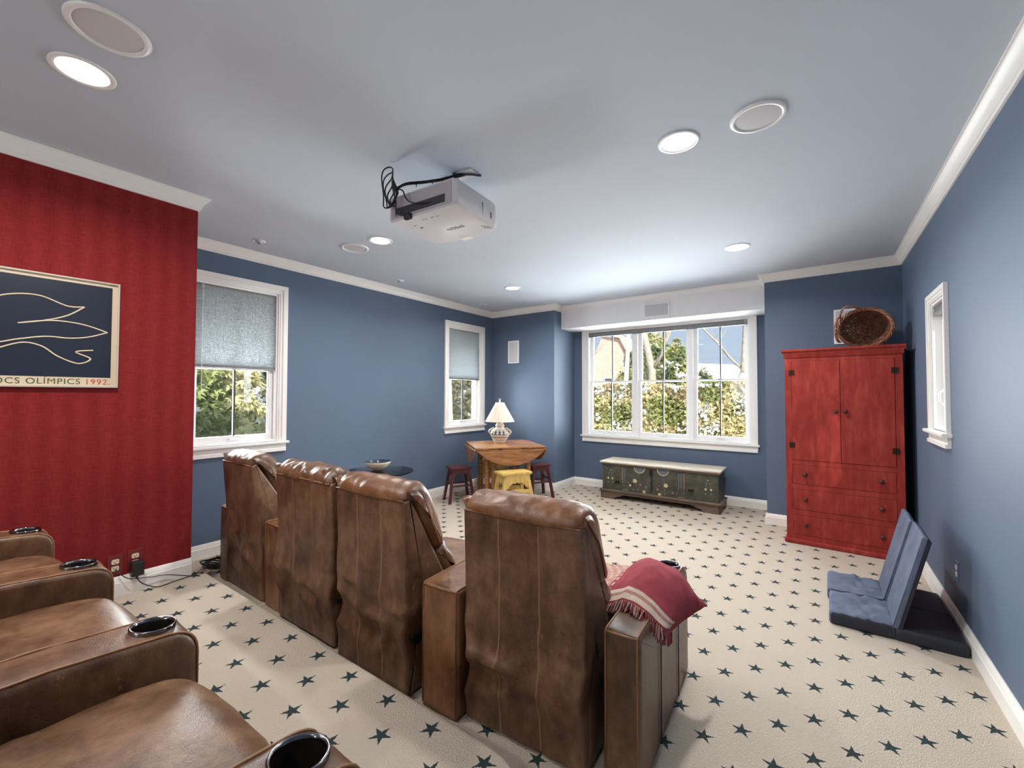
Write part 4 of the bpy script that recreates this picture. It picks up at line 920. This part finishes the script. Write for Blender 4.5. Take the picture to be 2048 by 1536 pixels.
# ------------------------------------------------------------------ folding floor seats
def floor_seat(x, y, rz, label, seed):
    t = thing('floor_seat', label, 'floor chair', (x, y, 0), rz, 'navy folding floor chairs'); L = .60; Wd = .37
    def crum(p):
        k = math.exp(-((p.x-.20)/.09)**2)
        if p.z > .04: p.z += k*.017*(noise.noise(Vector((p.x*34, p.y*15+seed, 1)))+.2)+.008*noise.noise(Vector((p.x*17, p.y*19, seed)))
        return p
    # seat pad (front half)
    def pad(nm, x0_, x1_, mat_, zt0, fn=None):
        prof = round_poly([(-Wd/2, .004, .008), (Wd/2, .004, .008), (Wd/2, zt0, .022), (-Wd/2, zt0, .022)], 4)
        return loft(nm, prof, x0_, x1_, .018, mat_, t, step=.016, puff=.004, disp=fn)
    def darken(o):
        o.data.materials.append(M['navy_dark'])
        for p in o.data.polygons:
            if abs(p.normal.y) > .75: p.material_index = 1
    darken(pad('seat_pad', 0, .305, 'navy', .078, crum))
    pad('rear_pad', .30, .605, 'navy_dark', .070)
    # back panel, hinged in the middle and leaning back
    prof = round_poly([(-Wd/2, 0, .006), (Wd/2, 0, .006), (Wd/2, .026, .010), (-Wd/2, .026, .010)], 4)
    ang = math.atan2(.545, .135)
    Mx = Matrix.Translation((.318, 0, .060)) @ Matrix.Rotation(-ang, 4, 'Y')
    loft('back_panel', prof, 0, .565, .010, 'navy', t, step=.02, M4=Mx, wr=.002, wf=8, seed=seed)
    prof2 = round_poly([(-Wd/2+.004, -.018, .006), (Wd/2-.004, -.018, .006), (Wd/2-.004, .002, .006), (-Wd/2+.004, .002, .006)], 3)
    loft('back_lining', prof2, 0.005, .55, .008, 'navy_dark', t, step=.05, M4=Mx)
    b = B(); b.tube([Mx @ Vector((.0, -Wd/2+.004, .024)), Mx @ Vector((.55, -Wd/2+.004, .024))], .004, 6); b.tube([(.02, -Wd/2+.006, .074), (.30, -Wd/2+.006, .074)], .004, 6); b.build('edge_piping', 'navy', t, smooth=True)
floor_seat(.040, 3.49, math.radians(-1), 'navy folding floor chair nearer the camera by the right wall', 2)
floor_seat(.036, 3.875, math.radians(-1), 'navy folding floor chair farther from the camera, next to the armoire', 5)

# ------------------------------------------------------------------ outlets, adapter, cords
def outlet(name, loc, nx_, label, plate='plate_red', face='plastic_ivory', duplex=True):
    t = thing(name, label, 'outlet', loc, 0); s = nx_
    B().rbox(min(0, s*.005), max(0, s*.005), -.036, .036, -.058, .058, .0015).build('wall_plate', plate, t)
    for z in ((.020, -.020) if duplex else (-.01,)):
        w = .017; b = B(); P = round_poly([(-w, z-.014, .008), (w, z-.014, .008), (w, z+.014, .008), (-w, z+.014, .008)], 3); b.prism([tuple(p) for p in P], s*.0045, s*.0075, 'x'); f = b.build('socket', face, t)
        B().box(min(s*.0074, s*.008), max(s*.0074, s*.008), -.008, -.0055, z-.002, z+.007).box(min(s*.0074, s*.008), max(s*.0074, s*.008), .0055, .008, z-.002, z+.007).box(min(s*.0074, s*.008), max(s*.0074, s*.008), -.003, .003, z-.010, z-.005).build('slots', 'black', f)
    return t
outlet('wall_outlet', (XRED, .804, .392), 1, 'duplex outlet low on the red wall, black adapter plugged in')
outlet('wall_outlet', (XRED, .712, .382), 1, 'ivory jack plate low on the red wall half hidden by the recliner arm', 'plate_red', 'plastic_ivory')
outlet('wall_outlet', (XR, 3.663, .351), -1, 'white outlet on the blue right wall behind the floor chairs', 'blue_wall', 'white')
ad = thing('power_adapter', 'black power adapter plugged into the outlet on the red wall', 'adapter', (XRED, .806, .345))
B().rbox(.008, .062, -.030, .030, -.045, .040, .005).build('adapter_body', 'black', ad); B().tube([(.035, 0, -.045), (.035, 0, -.060)], .006, 8).build('strain_relief', 'black', ad)
b = B(); q0 = Vector((XRED, .806, .345))
b.tube([tuple(p-q0) for p in smooth_poly([(XRED+.035, .806, .285), (XRED+.05, .83, .245), (XRED+.06, .90, .202), (XRED+.05, .98, .202), (XRED+.045, 1.06, .204), (XRED+.045, 1.14, .203), (XRED+.03, 1.21, .10), (-3.52, 1.28, .006), (-3.70, 1.30, .005), (-3.86, 1.34, .005), (-3.93, 1.40, .006)], 8, False)], .0028, 6)
b.build('cord', 'cable', ad, smooth=True)
b = B(); b.tube(smooth_poly([(XRED+.012, .712, .36), (XRED+.05, .76, .30), (XRED+.04, .86, .27), (XRED+.035, .96, .25), (XRED+.05, 1.08, .206), (XRED+.04, 1.15, .201), (XRED+.02, 1.22, .08), (-3.60, 1.32, .005), (-3.78, 1.33, .005)], 8, False), .0025, 6)
tag(b.build('thin_cable', 'cable', smooth=True), 'thin cable sagging from the ivory jack plate along the red wall baseboard', 'cable')
b = B()
for k in range(6):
    r_ = .055+.012*(k % 3); cc_ = (-4.0+.015*k, 1.46-.012*k, .008+.012*k); b.tube([(cc_[0]+r_*1.35*math.cos(t), cc_[1]+r_*math.sin(t), cc_[2]+.012*math.sin(2*t+k)+.006) for t in [2*PI*i/24 for i in range(24)]], .006, 6, closed=True)
tag(b.build('coiled_cord', 'cable', smooth=True), 'coil of black cord on the floor behind the leftmost front recliner', 'cord')

# ------------------------------------------------------------------ outside
g = B().box(-40, 30, YW+TH+.02, 60, -.45, -.35).box(-40, XL-TH-.02, -8, YW+TH+.02, -.45, -.35).box(XR+TH+.02, 30, -8, YW+TH+.02, -.45, -.35).box(XL-TH-.02, XR+TH+.02, -8, YR-TH-.02, -.45, -.35)
struct(g.build('floor_outside', 'snow'))
def sprays(name, label, cat, pts, size, mats, snowf=.25, seed=0, droop=.35, trunk=None, group=None, kind=None, dens=1):
    """foliage: each point gets a small fan of narrow leaves"""
    rr = random.Random(seed); b = B()
    for p in pts:
        p = Vector(p); s = size*rr.uniform(.6, 1.3); n1 = noise.noise(p*1.7+Vector((seed, 0, 0))); n2 = noise.noise(p*3.1+Vector((0, seed, 4)))
        d = Vector((rr.uniform(-1, 1), rr.uniform(-1, 1), rr.uniform(-droop-.4, .5-droop))).normalized()
        u = d.cross(Vector((rr.uniform(-1, 1), rr.uniform(-1, 1), rr.uniform(-1, 1)))).normalized()
        snow = (n2+.35*n1 > .5-snowf*1.6) and rr.random() < .75
        m = len(mats)-1 if snow else (0 if n1 < -.05 else (1 if rr.random() < .8 else 2) if n1 < .25 else (2 if rr.random() < .5 else 1))
        for q in range(3 if not snow else 2):
            a = (q-1)*.55; dd = (d*math.cos(a)+u*math.sin(a)); w = dd.cross(d.cross(u)).normalized()*s*(.13 if not snow else .33)
            L = s*(1 if not snow else .8); V = [p, p+dd*L*.45+w, p+dd*L, p+dd*L*.45-w]; b.add(V, [(0, 1, 2, 3)], m)
    t = thing(name, label, cat, (0, 0, 0), 0, group) if trunk else None
    if trunk:
        b.build('foliage', mats, t); trunk.build('trunk', 'bark', t); return t
    o = b.build(name, mats); return tag(o, label, cat, group, kind)
rr = random.Random(11)
# long clipped hedge beyond the bay window
def hedge_pts(n, x0, x1, y0, y1, z0, z1):
    out = []
    for i in range(n):
        x = rr.uniform(x0, x1); f = rr.random()**1.6; y = y0+(y1-y0)*f; top = z1+.16*noise.noise(Vector((x*1.1, 0, 0)))+.1*noise.noise(Vector((x*3, 2, 0)))-f*.1
        y += .25*noise.noise(Vector((x*1.5, 3, 0))); z = rr.uniform(z0, top) if rr.random() < .85 else top-rr.random()*.05; out.append((x, y, z))
    return out
LM = ['leaf', 'leaf2', 'leaf3', 'snow']
hd_ = thing('hedge', 'long snow-dusted evergreen hedge seen through the triple window', 'hedge')
sprays('foliage', '', '', hedge_pts(80000, -8.5, 1.8, 9.0, 9.9, -.35, 1.66), .075, LM, .13, 3).parent = hd_
B().box(-8.4, 1.7, 9.55, 10.0, -.36, 1.35).build('inner_wood', 'leaf', hd_)
HL = ['low tan dry bush at the left end below the triple window', 'pinkish heather bush seen through the left window sash', 'tan dry bush seen between the left and middle sashes', 'pinkish heather bush seen through the middle sash', 'tan dry bush seen at the right of the middle sash', 'pinkish heather bush seen through the right window sash', 'tan dry bush at the right end below the triple window']
for i, x in enumerate((-4.75, -3.95, -3.2, -2.45, -1.75, -1.05, -.35)):
    P = [(x+.03*rr.uniform(-1, 1), 7.75+.03*rr.uniform(-1, 1), -.36+.5*rr.random()) for k in range(40)]
    for k in range(900): a, e, r_ = rr.uniform(0, 2*PI), rr.random()*PI/2, .33*rr.random()**.4; P.append((x+r_*math.cos(a)*math.cos(e), 7.75+r_*.8*math.sin(a)*math.cos(e), -.30+r_*3.1*math.sin(e)))
    mm = ['leaf3', 'pink', 'pink', 'snow'] if i % 2 else ['leaf3', 'leaf3', 'leaf2', 'snow']
    sprays('heather_bush', HL[i], 'bush', P, .06, mm, .12, 20+i, -.3, None, 'low bushes below the triple window')
# conifers close to the left windows
def conifer(x, y, z0, h, r, n, size, label, seed, mats=('leaf', 'leaf2', 'leaf2', 'snow'), snowf=.06, droop=.5, cat='tree', group=None):
    P = []; q = random.Random(seed)
    for k in range(n):
        f = q.random()**1.25; a = q.uniform(0, 2*PI); rad = r*(1-f)**.75*(.45+.6*q.random()**.5); P.append((x+rad*math.cos(a), y+rad*math.sin(a), z0+h*f))
    tr = B(); tr.tube([(x, y, z0-.3), (x, y, z0+h*.9)], [r*.07, .01], 8)
    return sprays('conifer', label, cat, P, size, list(mats), snowf, seed, droop, tr, group)
conifer(-7.1, 1.95, -.35, 4.2, 1.75, 42000, .13, 'bushy green arborvitae outside the window beside the red wall', 31, ('leaf', 'leaf2', 'leaf2', 'snow'), .07)
conifer(-7.9, 4.3, -.35, 4.6, 1.7, 12000, .16, 'green arborvitae farther along outside the left wall', 33, ('leafd', 'leaf', 'leaf2', 'snow'), .05)
conifer(-7.5, 8.25, -.35, 3.9, 1.75, 34000, .10, 'pale twiggy conifer outside the window behind the lamp', 35, ('leaf2', 'leaf2', 'leaf', 'snow'), .14)
conifer(-3.75, 14.5, -.35, 3.6, 1.25, 12000, .12, 'rounded evergreen tree behind the hedge, in the middle window sash', 41, ('leafd', 'leaf', 'leaf2', 'snow'), .12)
conifer(-3.1, 15.5, -.35, 2.7, 1.0, 7000, .11, 'small evergreen in front of the snowy roof', 43, ('leafd', 'leaf', 'leaf2', 'snow'), .12)
conifer(-5.4, 17.5, -.35, 4.6, 1.6, 8000, .15, 'distant evergreen behind the pale birch trunk', 45, ('leafd', 'leaf', 'leaf2', 'snow'), .12)
def bare_tree(x, y, h, r, label, seed, mat='bark', lean=(0, 0), nb=7):
    q = random.Random(seed); b = B()
    def branch(p, d, L, r0, depth):
        pts = [p]; rad = [r0]; n = 5
        for i in range(n): d = (d+Vector((q.uniform(-.26, .26), q.uniform(-.16, .16), q.uniform(-.06, .14)))).normalized(); pts.append(pts[-1]+d*L/n); rad.append(r0*(1-.6*(i+1)/n))
        b.tube(pts, rad, 6)
        if depth:
            for k in range(nb if depth == 3 else 4):
                i = q.randint(2 if depth == 3 else 1, n); a = q.uniform(0, 2*PI); nd = (d*.6+Vector((math.cos(a), math.sin(a)*.5, q.uniform(.1, .7)))).normalized(); branch(pts[i], nd, L*q.uniform(.32, .5), rad[i]*.42, depth-1)
    branch(Vector((x, y, -.4)), Vector((lean[0], lean[1], 1)).normalized(), h, r, 3)
    return tag(b.build('bare_tree', mat, smooth=True), label, 'tree')
bare_tree(-4.35, 14, 6.5, .17, 'thick pale leafless tree in the middle window sash', 3, 'bark', (.08, 0))
bare_tree(-5.0, 14.4, 6.0, .11, 'leaning white birch trunk left of the thick leafless tree', 8, 'bark_white', (-.12, 0), 0)
bare_tree(-2.28, 14, 6.5, .13, 'forked leafless tree in the right window sash', 5, 'bark', (.05, 0))
bare_tree(-1.72, 14.4, 6.0, .09, 'slimmer leafless tree at the right edge of the triple window', 9, 'bark', (.10, 0))
bare_tree(-5.9, 13.5, 5.0, .035, 'thin leafless tree in front of the pink brick house', 12, 'bark', (.02, 0))
ho = thing('brick_house', 'pink brick gabled house beyond the hedge', 'house', (-10.5, 25, -.4))
B().prism([(-1.75, 0), (2.15, 0), (2.0, 2.9), (.75, 5.2), (-.45, 5.5), (-1.45, 3.4)], 0, 5, 'y').build('gable_wall', 'brick', ho)
B().prism([(2.05, 2.75), (.75, 5.25), (-.45, 5.6), (-.45, 5.75), (.80, 5.42), (2.35, 2.75)], -.25, 5.2, 'y').build('roof', 'shingle', ho)
wf = B().box(-.35, .25, -.05, .02, 2.1, 2.9).build('window_frame', 'white', ho); B().box(-.28, .18, -.06, .0, 2.17, 2.83).build('pane', 'charcoal', wf)
h2 = thing('white_roofed_house', 'low house with a snow-covered roof beyond the hedge', 'house', (-4.6, 25, -.4))
B().box(-1.6, 1.6, 0, 5, 0, 2.6).build('wall', 'brick', h2); B().prism([(-1.8, 2.5), (1.8, 2.5), (1.0, 3.4), (-1.0, 3.55)], -.3, 5, 'y').build('roof', 'snow', h2)
conifer(-8.6, 23.5, -.35, 4.2, 1.3, 2500, .3, 'distant evergreen beside the pink brick house', 47, ('leafd', 'leaf', 'leaf2', 'snow'), .1)
conifer(-1.2, 22.0, -.35, 4.0, 1.6, 2500, .3, 'distant evergreen at the right edge of the triple window', 49, ('leafd', 'leaf', 'leaf2', 'snow'), .1)
# nearly unseen hedge outside the narrow right window, made tall to block the sun
tag(sprays('hedge', '', 'hedge', [(3.2+.5*rr.random(), rr.uniform(1.0, 9.5), rr.uniform(-.3, 3.5)) for _ in range(9000)], .18, LM, .4, 55), 'snowy hedge outside the narrow right window, raised to block the sun', 'hedge')
